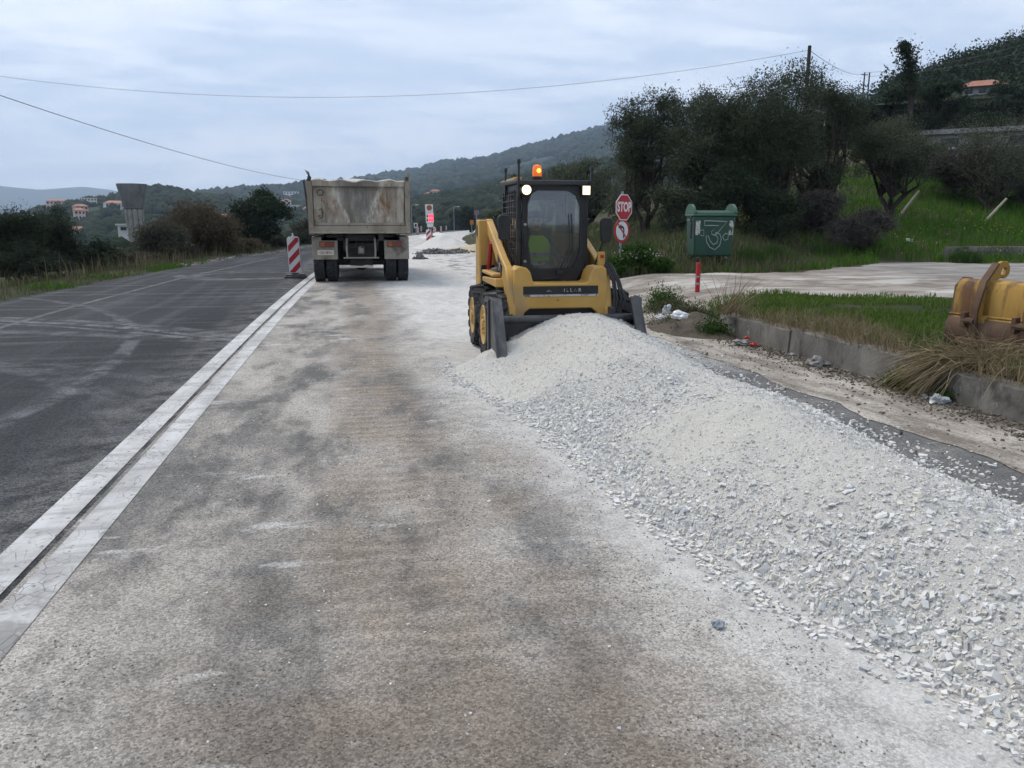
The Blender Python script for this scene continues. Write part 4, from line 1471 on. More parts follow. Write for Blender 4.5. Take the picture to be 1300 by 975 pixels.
# portable white board, far lamps, small far signs
p = atz(528, 297)
o = empty('portable_sign', (p[0], p[1], .004), label='small white framed portable sign across the road', cat='sign')
MB().box(-.3, .3, -.02, .02, .95, 1.75).build('board', M['white'], o, .01)
MB().box(-.17, .17, -.026, -.021, 1.1, 1.6).build('dark_face', M['under'], o)
MB().box(-.03, .03, -.03, .03, 0, .95).box(-.3, .3, -.2, .2, 0, .05).build('leg', M['galv'], o)
for a, top, bot, Yd, lab in ((523, 261, 287, 150, 'grey street lamp rising beside the truck body'), (513.5, 257, 287, 175, 'grey street lamp almost hidden by the truck'), (576.5, 263, 286, 190, 'slim grey street lamp against the dark wood')):
    q0, q1 = atY(a, bot, Yd), atY(a, top, Yd)
    zg = Hs(q0[0], Yd)
    hh_ = q1[2] - zg
    s = empty('street_lamp', (q0[0], Yd, zg), label=lab, cat='street lamp', group='far street lamps')
    MB().tube([(0, 0, 0), (0, 0, hh_)], [.09, .06], 8).tube([(0, 0, hh_), (.25, -.1, hh_ + .12), (1.1, -.3, hh_ + .15)], .045, 6).build('pole', M['galv'], s)
    MB().box(.7, 1.3, -.45, -.2, hh_ + .08, hh_ + .20).build('lamp_head', M['white'], s, .03)
for a, b0, b1, Yd, wpx, mt, lab, nm in ((605, 267, 273, 62, 6, 'mauve', 'faded mauve square sign among the roadside bushes', 'roadside_sign'), (599, 279.5, 285, 80, 4.5, 'amberp', 'small orange warning board at the roadside bushes', 'warning_board')):
    M.setdefault('amberp', pm('orange_board', (.50, .17, .03), (.45, .15, .03), 5, .6))
    M.setdefault('mauve', pm('faded_mauve', (.19, .13, .15), (.23, .16, .18), 5, .7))
    q = atY(a, (b0 + b1) / 2, Yd)
    zg = Hs(q[0], Yd)
    o = empty(nm, (q[0], Yd, zg), label=lab, cat='sign')
    k = Yd * 1.02 / FPX
    z0, z1 = q[2] - zg - (b1 - b0) / 2 * k, q[2] - zg + (b1 - b0) / 2 * k
    MB().box(-wpx / 2 * k, wpx / 2 * k, -.02, .02, z0, z1).build('board', M[mt], o, .01)
    MB().tube([(0, .04, 0), (0, .04, z0 + .2)], .04, 6).build('post', M['galv'], o)

# far white car
q = atz(522, 291.5)
M['carwhite'] = pm('white_car_paint', (.72, .72, .73), (.66, .66, .67), 2, .3)
C = empty('parked_car', (q[0], q[1], 0.004), R(-14), label='white car waiting far down the road beyond the truck', cat='car')
MB().prism([(-2.0, .35), (2.0, .35), (2.05, .75), (1.2, .92), (.6, 1.42), (-1.2, 1.45), (-1.95, .95)], 'x', -.85, .85).build('car_body', M['carwhite'], C, .08, seg=3)
MB().prism([(-1.52, 1.0), (-1.30, 1.34), (-1.285, 1.34), (-1.50, 1.0)], 'x', -.7, .7).build('rear_window', M['signblack'], C)
for sx in (-1, 1):
    for y_ in (-1.25, 1.3):
        MB().lathe([(.2, -.1), (.31, -.1), (.32, 0), (.31, .1), (.2, .1)], 'x', 18, (sx * .76, y_, .32)).build('wheel', M['rubber'], C)
    MB().box(min(sx * .6, sx * .82), max(sx * .6, sx * .82), -2.03, -1.93, .72, .86).build('tail_light', M['taillight'], C)


# ------------------------------------------------------------------ distant heaps along the closed lane
def far_heap(name, label, x, y, rx, ry, h, mat, seed, cat='gravel heap'):
    t = np.linspace(-1.05, 1.05, 46)
    U, V = np.meshgrid(t, t)
    r_ = np.sqrt(U * U + V * V) + fbm(U * 2.5, V * 2.5, seed, 4) * .35
    Z = h * np.clip(1 - r_, -.1, 1) ** 1 + fbm(U * 9, V * 9, seed + 1, 3) * .10 * h
    link(name, grid_mesh(name, U * rx, V * ry, Z), mat, None, (x, y, 0), label=label, cat=cat)


M['sandmat'] = pm('beige_sand', (.42, .345, .24), (.50, .42, .30), 2, .95, 0, .6, 30, .03)
M['rubble'] = pm('broken_asphalt', (.10, .098, .095), (.20, .195, .19), 3, .95, 0, .8, 12, .05, (.36, .35, .34), 2, (.55, .7))
def rubble(label, x, y, rx, ry, h, n, s0, s1, seed):
    r2 = np.random.default_rng(seed)
    u, v = r2.normal(0, .45, n), r2.normal(0, .45, n)
    z = h * np.maximum(1 - np.hypot(u, v), 0) * r2.random(n) ** .5
    sz_ = r2.uniform(s0, s1, n)
    link('rubble_heap', stones('rubble_heap', np.stack((u * rx, v * ry, z + sz_ * .15), -1), sz_, r2), M['rubble'], None, (x, y, 0), label=label, cat='rubble heap', kind='stuff')


p = atz(571, 317)
far_heap('gravel_heap', 'far white gravel heap between the lane beacons and the beige sand heap', p[0] - .1, p[1] + 3, 2.0, 3.2, .88, M['fines'], 3)
p = atz(597, 321)
far_heap('sand_heap', 'low beige sand heap behind the raised arm of the loader', p[0] + .6, p[1] + 1.5, 2.4, 2.4, .50, M['sandmat'], 9, 'sand heap')
p = atz(556, 322)
rubble('low heap of broken grey asphalt in front of the far gravel', p[0] - .1, p[1] - .3, 1.0, .6, .20, 220, .05, .26, 1)
p = atz(576, 321)
rubble('flat dark asphalt slab pile edging the beige sand', p[0] + .1, p[1] - .4, 1.0, .5, .12, 160, .05, .26, 2)
p = atz(558, 309)
far_heap('gravel_heap', 'long low ridge of white stone behind the far heap', p[0] + 2.2, p[1] + 22, 1.6, 17, .65, M['fines'], 25)
p = atz(533, 329)
rubble('small grey clods of asphalt on the dusty lane beside the truck', p[0], p[1], .22, .22, .22, 70, .06, .22, 3)

# ------------------------------------------------------------------ STOP sign and no left turn sign on one post
p = hit(786, 345)
p = np.array((*atY(786, 345, 18.9)[:2], 0))
p[2] = Hs(p[0], p[1])
SG = empty('stop_sign', tuple(p), label='red octagonal stop sign above a round no left turn sign on one post', cat='sign')
dd = p[1]
f_sign = lambda py: atY(790, py, dd)[2] - p[2]
MB().tube([(0, 0, -.2), (.03, 0, f_sign(243))], .032, 10).build('post', M['galv'], SG)
rz = R(-32)                                            # turned towards the side road: seen narrow
zc, rr = f_sign(263.3), (f_sign(247) - f_sign(280)) / 2
hz = 21.5 / 33


def plate(nm, mat, r_, n, a0, y0_, y1_, parent, zc, sx=1.0):
    return MB().prism([(r_ * math.cos(a0 + 2 * math.pi * k / n), zc + r_ * math.sin(a0 + 2 * math.pi * k / n)) for k in range(n)], 'y', y0_, y1_).build(nm, mat, parent)


stop = plate('stop_plate', M['white'], rr / math.cos(R(22.5)), 8, R(22.5), -.052, -.044, SG, zc)
stop.rotation_euler = (0, 0, -rz)
stop.location = (.04, 0, 0)
plate('red_field', M['redp'], rr * .92 / math.cos(R(22.5)), 8, R(22.5), -.0565, -.0525, stop, zc)
text_mesh('stop_lettering', 'STOP', rr * 1.02, M['white'], stop, (0, -.0585, zc), depth=.0012, sx=.70, bold=.012)
zc2, r2 = f_sign(293), (f_sign(277.5) - f_sign(308.5)) / 2
nl = plate('no_left_turn_plate', M['redp'], r2, 40, 0, -.052, -.044, SG, zc2)
nl.rotation_euler = (0, 0, -rz)
nl.location = (-.0, 0, 0)
plate('white_disc', M['white'], r2 * .77, 40, 0, -.0565, -.0525, nl, zc2)
ap = [(.16, -.60), (.30, -.60), (.30, .10), (.22, .30), (.05, .40), (-.12, .40), (-.12, .54), (-.52, .30), (-.12, .06), (-.12, .22), (.02, .22), (.12, .14), (.16, .02)]
MB().prism([(a * r2, zc2 + b * r2) for a, b in ap], 'y', -.0605, -.0568).build('left_arrow', M['signblack'], nl)
MB().prism([(-.60 * r2, zc2 + .52 * r2), (-.52 * r2, zc2 + .60 * r2), (.60 * r2, zc2 - .52 * r2), (.52 * r2, zc2 - .60 * r2)], 'y', -.0645, -.0608).build('red_bar', M['redp'], nl)

# ------------------------------------------------------------------ dumpster
M['green'] = pm('green_plastic', (.020, .062, .040), (.026, .075, .048), 2, .55, 0, .15, 40, .003, (.05, .09, .06), 3, (.55, .75), .4, (1, 1, .5))
M['green2'] = pm('pale_green_plastic', (.04, .10, .068), (.05, .12, .08), 3, .5)
M['sticker'] = pm('torn_striped_sticker', (.60, .58, .55), (.50, .48, .45), 6, .6, 0, .1, 60, .001, (.05, .09, .06), 11, (.5, .56), .3)
M['chalk'] = pm('white_spray_paint', (.40, .45, .43), (.30, .36, .33), 8, .8)
Yd = 19.9
q = np.array((*atY(901, 300, Yd)[:2], 0))
q[2] = Hs(q[0], q[1]) + .02
D = empty('dumpster', tuple(q), R(-10), label='green wheeled dumpster with a white outlined graffiti 3', cat='dumpster')
w0, w1, zb2, zt2 = .60, .665, .20, 1.14
MB().add([(-w0, -.42, zb2), (w0, -.42, zb2), (w0, .42, zb2), (-w0, .42, zb2), (-w1, -.50, zt2), (w1, -.50, zt2), (w1, .50, zt2), (-w1, .50, zt2)], [(3, 2, 1, 0), (4, 5, 6, 7), (0, 1, 5, 4), (1, 2, 6, 5), (2, 3, 7, 6), (3, 0, 4, 7)]).build('bin_body', M['green'], D, .05, seg=3)
MB().box(-.70, .70, -.535, .535, 1.13, 1.185).build('rim', M['green2'], D, .018)
MB().prism([(-.52, 1.186), (.53, 1.186), (.50, 1.23), (.0, 1.27), (-.46, 1.23)], 'x', -.60, .60).build('lid', M['green'], D, .02)
for sx in (-1, 1):
    a0, a1 = sorted((sx * .615, sx * .70))
    ear = [(-.50, 1.186)] + [(.52 * math.cos(a) * 1.0, 1.186 + .235 * math.sin(a)) for a in np.linspace(math.pi * .97, .03, 13)] + [(.52, 1.186)]
    MB().prism(ear, 'x', a0, a1).build('lid_cheek', M['green2'], D, .02)
    for sy in (-1, 1):
        cs = MB().box(sx * .46 - .04, sx * .46 + .04, sy * .32 - .03, sy * .32 + .03, .14, .22)
        cso = cs.build('caster', M['galv'], D, .005)
        MB().lathe([(.03, -.025), (.085, -.025), (.09, 0), (.085, .025), (.03, .025)], 'x', 16, (sx * .46, sy * .32, .09)).build('caster_wheel', M['rubber'], cso)
    MB().tube([(sx * .68, -.1, 1.04), (sx * .76, -.1, 1.02)], .03, 10).build('lifting_pin', M['galv'], D)
    yf_ = lambda z, d_: -.42 - .08 * (z - zb2) / (zt2 - zb2) - d_
    xa, xb = sx * .53 - .07, sx * .53 + .07
    MB().add([(xa, yf_(.70, .0), .70), (xb, yf_(.70, .0), .70), (xb, yf_(1.03, .0), 1.03), (xa, yf_(1.03, .0), 1.03), (xa, yf_(.70, .006), .70), (xb, yf_(.70, .006), .70), (xb, yf_(1.03, .006), 1.03), (xa, yf_(1.03, .006), 1.03)], [(4, 5, 6, 7), (0, 3, 2, 1), (0, 1, 5, 4), (1, 2, 6, 5), (2, 3, 7, 6), (3, 0, 4, 7)]).build('striped_sticker', M['sticker'], D)
MB().box(-.75, -.70, -.45, -.38, .62, .98).tube([(-.72, -.42, .98), (-.76, -.40, 1.08), (-.70, -.38, 1.14)], .03, 8).build('lid_lever', M['signblack'], D, .01)
g3 = [(-.36, .97), (.42, .95), (.08, .66), (.0, .62), (.06, .70), (.20, .66), (.26, .55), (.22, .40), (.06, .30), (-.12, .36), (-.24, .48), (-.28, .62), (-.20, .62), (-.12, .50), (.0, .42), (.12, .46), (.15, .56), (.08, .63), (-.08, .66), (-.10, .72), (.14, .86), (-.35, .86), (-.36, .97)]
yface = lambda z: -.42 - .08 * (z - zb2) / (zt2 - zb2) - .006
gr = MB().tube([(x_ * .92, yface(z_), z_ + .06) for x_, z_ in g3], .012, 5)
gr.tube([(-.47, yface(.85), .80), (-.34, yface(.85), .82), (-.33, yface(.7), .68), (-.44, yface(.7), .70)], .010, 5)
gr.tube([(.27, yface(.66), .66), (.36, yface(.7), .74), (.46, yface(.72), .72), (.45, yface(.6), .60), (.34, yface(.58), .58), (.27, yface(.66), .66)], .010, 5)
gr.build('graffiti', M['chalk'], D)
D.scale = (.84, .9, 1.14)

# red post
q = hit(885, 373)
RP = empty('marker_post', tuple(q), label='short red post with thin silver bands at the side road edge', cat='post')
hh_ = atY(885, 333.5, q[1])[2] - q[2]
MB().box(-.036, .036, -.036, .036, -.1, hh_).build('post', M['redp'], RP, .008)
for z_ in (.30, .52):
    MB().box(-.039, .039, -.039, .039, hh_ * z_, hh_ * z_ + .035).build('silver_band', M['galv'], RP)

# ------------------------------------------------------------------ detached excavator bucket on the verge
M['rusty'] = pm('rusty_yellow_steel', (.34, .195, .04), (.41, .245, .06), 3, .7, .05, .35, 30, .006, (.13, .065, .03), 2.6, (.46, .64), .3, (1.6, 1.6, .5), (.07, .05, .04), 9, (.58, .68))
M['rust'] = pm('dark_rusty_steel', (.085, .05, .032), (.14, .085, .05), 4, .8, .1, .4, 30, .006, (.05, .04, .035), 3, (.5, .7))
q = hit(1199, 440)
BK = empty('excavator_bucket', (q[0], q[1], q[2] - .01), R(-78), label='rusty yellow excavator bucket with hooked ears lying on the grass verge', cat='excavator bucket')
bw = 1.5
shell = [(.10, .0), (.0, .05), (-.035, .14), (-.03, .26), (.02, .335), (.03, .345), (.04, .60), (.075, .665), (.14, .69), (.22, .68), (.22, .66), (.14, .668), (.09, .645), (.062, .59), (.055, .34), (.0, .26), (-.008, .14), (.02, .07), (.11, .025), (.75, .025), (.75, .0)]
sh = MB().prism(shell, 'x', 0.02, bw - .02).build('shell', M['rusty'], BK, .004)
low = [(.10, -.002), (-.004, .046), (-.041, .14), (-.036, .262), (-.0, .315), (-.005, .32), (-.046, .265), (-.051, .14), (-.012, .04), (.10, -.012)]
MB().prism(low, 'x', .015, bw - .015).build('wear_plate', M['rust'], sh)
MB().tube([(.0, .022, .345), (bw, .022, .345)], .012, 8).build('weld_seam', M['rusty'], sh)
MB().box(.16, bw - .10, -.085, -.03, .075, .135).build('heel_bar', M['rust'], sh, .008)
for x0 in (0.0, bw - .025):
    MB().prism([(.12, .0), (-.03, .14), (-.02, .27), (.03, .35), (.045, .62), (.14, .70), (.26, .69), (.80, .06), (.78, .0)], 'x', x0, x0 + .025).build('side_plate', M['rust'], BK, .005)
for x0 in (.30, .80):
    ear = [(-.035, .10), (-.055, .28), (-.05, .42), (.02, .66), (.16, .83), (.23, .865), (.30, .86), (.345, .81), (.345, .745), (.305, .705), (.26, .70), (.255, .735), (.285, .75), (.30, .785), (.28, .805), (.245, .795), (.225, .755), (.22, .70), (.12, .66), (.06, .58), (.05, .34), (-.0, .22)]
    eo = MB().prism(ear, 'x', x0, x0 + .035).build('ear', M['rusty'], BK, .006)
    MB().prism([(-.06, .10), (-.078, .28), (-.073, .43), (0, .68), (.15, .85), (.16, .835), (.02, .665), (-.05, .42), (-.055, .28), (-.036, .10)], 'x', x0 - .012, x0 + .055).build('ear_edge', M['rust'], eo)
    MB().prism([(-.04, .09), (-.03, .33), (.03, .345), (.04, .60), (.06, .09)], 'x', x0 + .035, x0 + .10).build('gusset', M['rusty'], eo, .006)
    MB().tube([(x0 - .09, -.06, .30), (x0 + .03, -.06, .30)], .035, 10).box(x0 - .10, x0 - .06, -.09, -.02, .24, .38).build('locking_pin', M['rust'], eo, .004)

# ------------------------------------------------------------------ leaning wooden stakes and the low wall on the bank
M['stake'] = pm('bleached_wood', (.30, .265, .21), (.40, .36, .30), 5, .9, 0, .5, 40, .006, (.14, .12, .10), 3, (.5, .68), .2, (3, 3, .4))
for (b, t, rr_, lab) in (((1141, 276), (1167, 242), .055, 'pale wooden stake leaning right beside the bare weeds'), ((1250, 282), (1278, 252), .06, 'pale wooden stake leaning over the yellow flowers'), ((1056, 282), (1064, 235), .05, 'grey wooden stake standing among the dark olive trunks')):
    q = hit(*b)
    e2 = atY(t[0], t[1], q[1] - .2)
    v = e2 - q
    o = MB().tube([(-v[0] * .1, -v[1] * .1, -v[2] * .1), tuple(v * .5 + np.array((.01, 0, .01))), tuple(v)], [rr_ * 1.1, rr_, rr_ * .85], 8).build('wooden_stake', M['stake'], None, .008, loc=tuple(q), label=lab, cat='stake', group='leaning stakes on the bank')
a, b = hit(1195, 328), hit(1330, 327)
W = empty('retaining_wall', tuple(a), label='low grey block wall at the foot of the green bank', cat='wall')
v = Vector(b - a)
n_ = 9
for k in range(n_):
    for row in (0, 1):
        x0, x1 = (k + .5 * row) * v.length / n_, (k + 1 + .5 * row) * v.length / n_
        o = MB().box(x0 + .006, x1 - .006, 0, .2, row * .2 - .03, row * .2 + .165).build('block', M['kerb'], W, .01)
W.rotation_euler = (0, 0, math.atan2(v.y, v.x))

# ------------------------------------------------------------------ poles and wires
M['pole'] = pm('tarred_pole', (.05, .042, .035), (.085, .072, .06), 4, .9, 0, .4, 30, .006, (.03, .028, .025), 2, (.5, .7), .2, (2, 2, .3))
M['wire'] = pm('black_wire', (.05, .052, .056), (.06, .062, .066), 4, .6)


def pole(base, top, r0, r1, label, arms=True):
    base, top = np.array(base), np.array(top)
    o = empty('utility_pole', tuple(base), label=label, cat='pole')
    v = top - base
    MB().tube([tuple(-v * .03), tuple(v)], [r0, r1], 10).build('shaft', M['pole'], o)
    if arms:
        MB().box(v[0] - .45, v[0] + .45, v[1] - .05, v[1] + .05, v[2] - .35, v[2] - .25).build('crossarm', M['pole'], o, .01)
        for sx in (-.38, .38):
            MB().lathe([(.03, 0), (.055, .03), (.03, .08), (.05, .12), (.01, .15)], 'z', 8, (v[0] + sx, v[1], v[2] - .25)).build('insulator', M['white'], o)
    return top


def wire(a, b, sag, r_, label):
    a, b = np.array(a), np.array(b)
    pts = [tuple(a + (b - a) * t - np.array((0, 0, 4 * sag * t * (1 - t)))) for t in np.linspace(0, 1, 41)]
    MB().tube(pts, r_, 5).build('overhead_wire', M['wire'], label=label, cat='wire', group='overhead wires')


t0 = atY(1028, 58, 36)
b0 = np.array((t0[0], 36, Hs(t0[0], 36)))
pole(b0, t0, .11, .085, 'dark pole top standing out of the tall olive trees', False)
tl_ = atY(-120, 78, 50)
pole((tl_[0], 50, Hs(tl_[0], 50)), tl_, .16, .12, 'dark pole in the field beyond the left verge')
wire(t0 - (0, 0, .2), tl_, 2.0, .0085, 'long wire strung across the sky above the truck')
tb_ = atY(385.5, 229, 72)
bb = np.array((*atY(397, 300, 72)[:2], 0))
bb[2] = Hs(bb[0], 72)
pole(bb, tb_, .13, .09, 'thin leaning dark pole beside the truck body', False)
tc = atY(-260, 30, 24)
pole((tc[0], 24, Hs(tc[0], 24)), tc, .15, .11, 'dark pole on the slope left of the dark evergreens')
wire(tb_, tc, .55, .014, 'slanting wire running down to the thin leaning pole')
t2 = atY(1101, 92, 95)
for dx, lab in ((-.35, 'left leg of the far twin pole behind the trees'), (.35, 'right leg of the far twin pole behind the trees')):
    q = t2 + (dx, 0, 0)
    pole((q[0], 95, Hs(q[0], 95)), q, .11, .09, lab, dx < 0)
wire(t0 - (0, 0, .2), t2, .6, .014, 'short wire from the olive tree pole to the twin pole')
t3 = atY(1420, 20, 60)
pole((t3[0], 60, Hs(t3[0], 60)), t3, .15, .11, 'dark pole on the hillside above the houses')
wire(t2, t3, .9, .018, 'upper wire climbing to the hillside above the houses')
wire(t2 - (0, 0, .5), t3 - (0, 0, .9), .8, .018, 'lower wire climbing to the hillside above the houses')


# ------------------------------------------------------------------ litter and rubble by the kerb
def crumple(name, label, px, py, s, mat, seed, z=None, cat='litter', flat=.5):
    q = hit(px, py) if z is None else atz(px, py, z)
    bm = bmesh.new()
    bmesh.ops.create_icosphere(bm, subdivisions=3, radius=1)
    r_ = random.Random(seed)
    o3 = Vector((r_.uniform(0, 50), r_.uniform(0, 50), r_.uniform(0, 50)))
    from mathutils import noise as mn
    for v in bm.verts:
        k = 1 + .75 * mn.noise(v.co * 1.6 + o3) + .35 * mn.noise(v.co * 4.5 + o3)
        v.co = Vector((v.co.x * k * s, v.co.y * k * s * .8, max(v.co.z * k * s * flat, -s * flat * .5)))
    me = bpy.data.meshes.new(name)
    bm.to_mesh(me)
    bm.free()
    link(name, me, mat, None, (q[0], q[1], q[2] + s * flat * .45), label=label, cat=cat)


M['bag'] = pm('white_plastic_bag', (.62, .63, .65), (.52, .53, .55), 8, .35)
M['redlit2'] = pm('red_plastic_wrapper', (.50, .05, .04), (.42, .04, .035), 8, .4)
M['clear'] = pm('cloudy_plastic', (.36, .40, .42), (.46, .50, .52), 6, .25)
M['rock'] = pm('pale_rock', (.22, .21, .195), (.32, .31, .29), 9, .9, 0, .6, 20, .01, (.16, .15, .14), 5, (.52, .66))
crumple('plastic_bag', 'crumpled white plastic bag caught in the weeds by the kerb end', 861, 404, .11, M['bag'], 1, .30)
crumple('plastic_bag', 'small white bag scrap beside the dry stems', 838, 403, .055, M['bag'], 2, .24)
crumple('plastic_bottle', 'pale bottle standing in the dark weeds by the bag', 846, 397, .06, M['clear'], 12, .28, 'litter', 1.2)
crumple('red_wrapper', 'red wrapper in the weeds below the dry stems', 893, 421, .045, M['redlit2'], 3, .05)
crumple('red_wrapper', 'red wrapper against the kerb wall end', 948, 430, .04, M['redlit2'], 4, .07)
crumple('red_wrapper', 'dull red scrap lying by the pale stones', 957, 439, .05, M['redlit2'], 5, .02)
crumple('pale_rock', 'long pale stone in the weeds below the kerb', 940, 437, .10, M['rock'], 6, .02, 'stone', .4)
crumple('pale_rock', 'pale stone under the first red wrapper', 895, 414, .09, M['rock'], 7, .06, 'stone', .5)
crumple('pale_rock', 'jagged white rock lying against the kerb wall', 1038, 465, .10, M['rock'], 8, .0, 'stone', .75)
crumple('pale_rock', 'small pale rock beside the jagged white one', 1005, 452, .05, M['rock'], 9, .0, 'stone')
crumple('plastic_sheet', 'cloudy crumpled plastic below the dark weed tuft', 1191, 511, .075, M['clear'], 10, .01, 'litter', .6)
crumple('pale_rock', 'flat pale stone beside the cloudy plastic', 1176, 506, .045, M['rock'], 11, .01, 'stone', .5)
crumple('grey_stone', 'lone bluish grey stone on the worn lane', 911, 796, .024, pm('blue_grey_rock', (.22, .25, .28), (.30, .33, .36), 30, .9, 0, .5, 90, .004), 13, .0, 'stone', .7)
crumple('white_rock', 'white rock in the weeds at the foot of the bank', 1153, 307, .14, M['bag'], 21, None, 'stone')
# ------------------------------------------------------------------ hills
def mat_hill(name, a, b, c, sc):
    m, g = newmat(name)
    p = g.pos()
    col = g.mix(g.rng(g.noise(p, .02 * sc, 6, .6), .35, .65), a, b)
    col = g.mix(g.rng(g.noise(p, .006 * sc, 8, .65), .56, .66), col, c)
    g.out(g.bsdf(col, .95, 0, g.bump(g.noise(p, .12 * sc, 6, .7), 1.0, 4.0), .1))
    return m


M['hill'] = mat_hill('scrub_hillside', (.030, .043, .026), (.045, .060, .034), (.085, .080, .060), 1)
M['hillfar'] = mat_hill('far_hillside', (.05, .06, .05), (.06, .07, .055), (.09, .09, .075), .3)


class Hill:
    def __init__(s, prof, Dn, D, zb, pw=1.15, seed=1, rough=.05, depth=.7):
        az, tz = [], []
        for a, b in prof:
            d = ray(a, b)
            az.append(math.atan2(d[0], d[1]))
            tz.append(d[2] / math.hypot(d[0], d[1]))
        s.az, s.tz, s.Dn, s.D, s.zb, s.pw, s.seed, s.rough, s.dep = az, tz, Dn, D, zb, pw, seed, rough, depth

    def z(s, az, r):
        zc = CAMH + s.D * np.interp(az, s.az, s.tz)
        t = np.clip((r - s.Dn) / (s.D - s.Dn), 0, 1)
        back = sst(r, s.D, s.D * (1 + s.dep))
        hgt = np.maximum(zc - s.zb, 0)
        end = sst(az, s.az[0] - .06, s.az[0] + .0) * sst(az, s.az[-1] + .06, s.az[-1])
        hgt = hgt * end
        x, y = r * np.sin(az), r * np.cos(az)
        k = 6.0 / s.D
        n = fbm(x * k, y * k, s.seed, 5) * s.rough * hgt * 4 * np.sin(np.pi * np.clip(t, 0, .97)) ** .7
        return s.zb + (hgt * t ** s.pw + n) * (1 - back)

    def mesh(s, name, mat, label=None, na=150, nr=70):
        a = np.linspace(s.az[0] - .06, s.az[-1] + .06, na)
        r_ = np.concatenate((np.linspace(s.Dn, s.D, nr), np.linspace(s.D, s.D * (1 + s.dep), 14)[1:]))
        A, Rr = np.meshgrid(a, r_)
        return link(name, grid_mesh(name, Rr * np.sin(A), Rr * np.cos(A), s.z(A, Rr)), mat, None, kind='structure')

    def hit(s, px, py):
        d = ray(px, py)
        h = math.hypot(d[0], d[1])
        az = math.atan2(d[0], d[1])
        r_ = np.linspace(s.Dn, s.D, 900)
        zz = CAMH + r_ * d[2] / h
        g_ = s.z(np.full_like(r_, az), r_)
        k = int(np.argmax(g_ >= zz))
        if g_[k] < zz[k]:
            k = len(r_) - 1
        return np.array((r_[k] * math.sin(az), r_[k] * math.cos(az), g_[k])), r_[k]


hills = {
    'village': Hill([(-60, 300), (0, 282), (40, 272), (75, 262), (110, 257), (150, 251), (175, 244), (200, 240), (225, 243), (255, 249), (285, 252), (330, 258), (400, 262), (470, 268), (540, 276)], 330, 760, -9, 1.0, 3, .05),
    'middle': Hill([(225, 252), (260, 247), (300, 241), (335, 239.5), (370, 238), (395, 233), (430, 230), (470, 231), (520, 236), (560, 250)], 780, 1500, -6, 1.0, 7, .05),
    'mountain': Hill([(420, 240), (450, 230), (475, 225), (500, 221), (535, 213), (560, 206), (585, 203), (620, 199), (650, 190), (690, 180), (730, 169), (770, 160), (800, 155), (880, 138), (960, 125), (1060, 120), (1250, 118)], 420, 2300, -4, 1.25, 11, .05),
    'wood': Hill([(470, 272), (510, 262), (545, 252), (580, 246), (620, 237), (660, 226), (700, 217), (760, 207), (820, 200), (900, 190), (1000, 180), (1150, 150)], 215, 560, -1.5, 1.0, 15, .06),
    'ridge': Hill([(1120, 156), (1170, 120), (1200, 105), (1230, 92), (1265, 79), (1300, 68), (1345, 56), (1420, 46)], 95, 185, 14, .8, 19, .04),
    'far': Hill([(-200, 232), (-60, 233), (0, 236), (50, 241), (105, 237), (140, 241), (175, 248), (230, 262), (300, 270), (360, 262), (400, 245), (440, 228), (470, 226), (520, 240), (560, 262)], 4000, 5600, -10, 1.0, 23, .02, .15),
}
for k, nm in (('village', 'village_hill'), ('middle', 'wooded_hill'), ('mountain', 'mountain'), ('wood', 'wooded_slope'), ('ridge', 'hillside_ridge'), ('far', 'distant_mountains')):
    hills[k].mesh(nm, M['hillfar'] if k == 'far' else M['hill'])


# ------------------------------------------------------------------ foliage
def mat_leaf(name, cols, under=None, trans=.2, patch=.6):
    m, g = newmat(name)
    r_ = g.island()
    c = g.mix(g.rng(r_, 0, 1, 0, 1, False), cols[0], cols[1])
    c = g.mix(g.rng(g.m('FRACT', g.m('MULTIPLY', r_, 53.0)), .8, .95), c, cols[2])
    c = g.mix(g.m('MULTIPLY', g.rng(g.noise(g.pos(), patch, 3), .42, .62), .55), c, cols[1])
    if under:
        bf = g.n('ShaderNodeNewGeometry').outputs['Backfacing']
        c = g.mix(bf, c, under)
    b = g.bsdf(c, .7, 0, None, .12)
    t = g.n('ShaderNodeBsdfTranslucent')
    g.put(t.inputs[0], c)
    mx = g.n('ShaderNodeMixShader')
    mx.inputs[0].default_value = trans
    g.L.new(b, mx.inputs[1])
    g.L.new(t.outputs[0], mx.inputs[2])
    g.out(mx.outputs[0])
    return m


M['olive'] = mat_leaf('olive_leaves', ((.034, .048, .022), (.052, .068, .034), (.068, .082, .046)), (.070, .082, .056))
M['olive2'] = mat_leaf('grey_olive_leaves', ((.050, .064, .032), (.075, .090, .048), (.095, .108, .064)), (.095, .106, .074))
M['dark'] = mat_leaf('dark_evergreen_leaves', ((.018, .030, .017), (.030, .047, .026), (.045, .065, .034)))
M['pine'] = mat_leaf('blue_green_needles', ((.022, .034, .022), (.036, .050, .030), (.055, .068, .038)))
M['tamarisk'] = mat_leaf('russet_scrub', ((.070, .055, .036), (.100, .078, .048), (.085, .080, .048)))
M['greyscrub'] = mat_leaf('grey_green_scrub', ((.050, .052, .036), (.075, .074, .052), (.10, .09, .065)))
M['weed'] = mat_leaf('lush_weed', ((.028, .062, .012), (.048, .095, .018), (.075, .12, .03)))
M['drystem'] = mat_leaf('dry_stems', ((.15, .115, .065), (.24, .19, .11), (.32, .26, .16)), None, .1)
M['bramble'] = mat_leaf('grey_bramble', ((.060, .052, .046), (.09, .08, .07), (.05, .055, .038)), None, .1)
M['flower'] = mat_leaf('white_petals', ((.50, .50, .46), (.62, .62, .58), (.45, .48, .36)))
M['yflower'] = mat_leaf('yellow_petals', ((.45, .40, .05), (.52, .46, .08), (.40, .42, .08)))
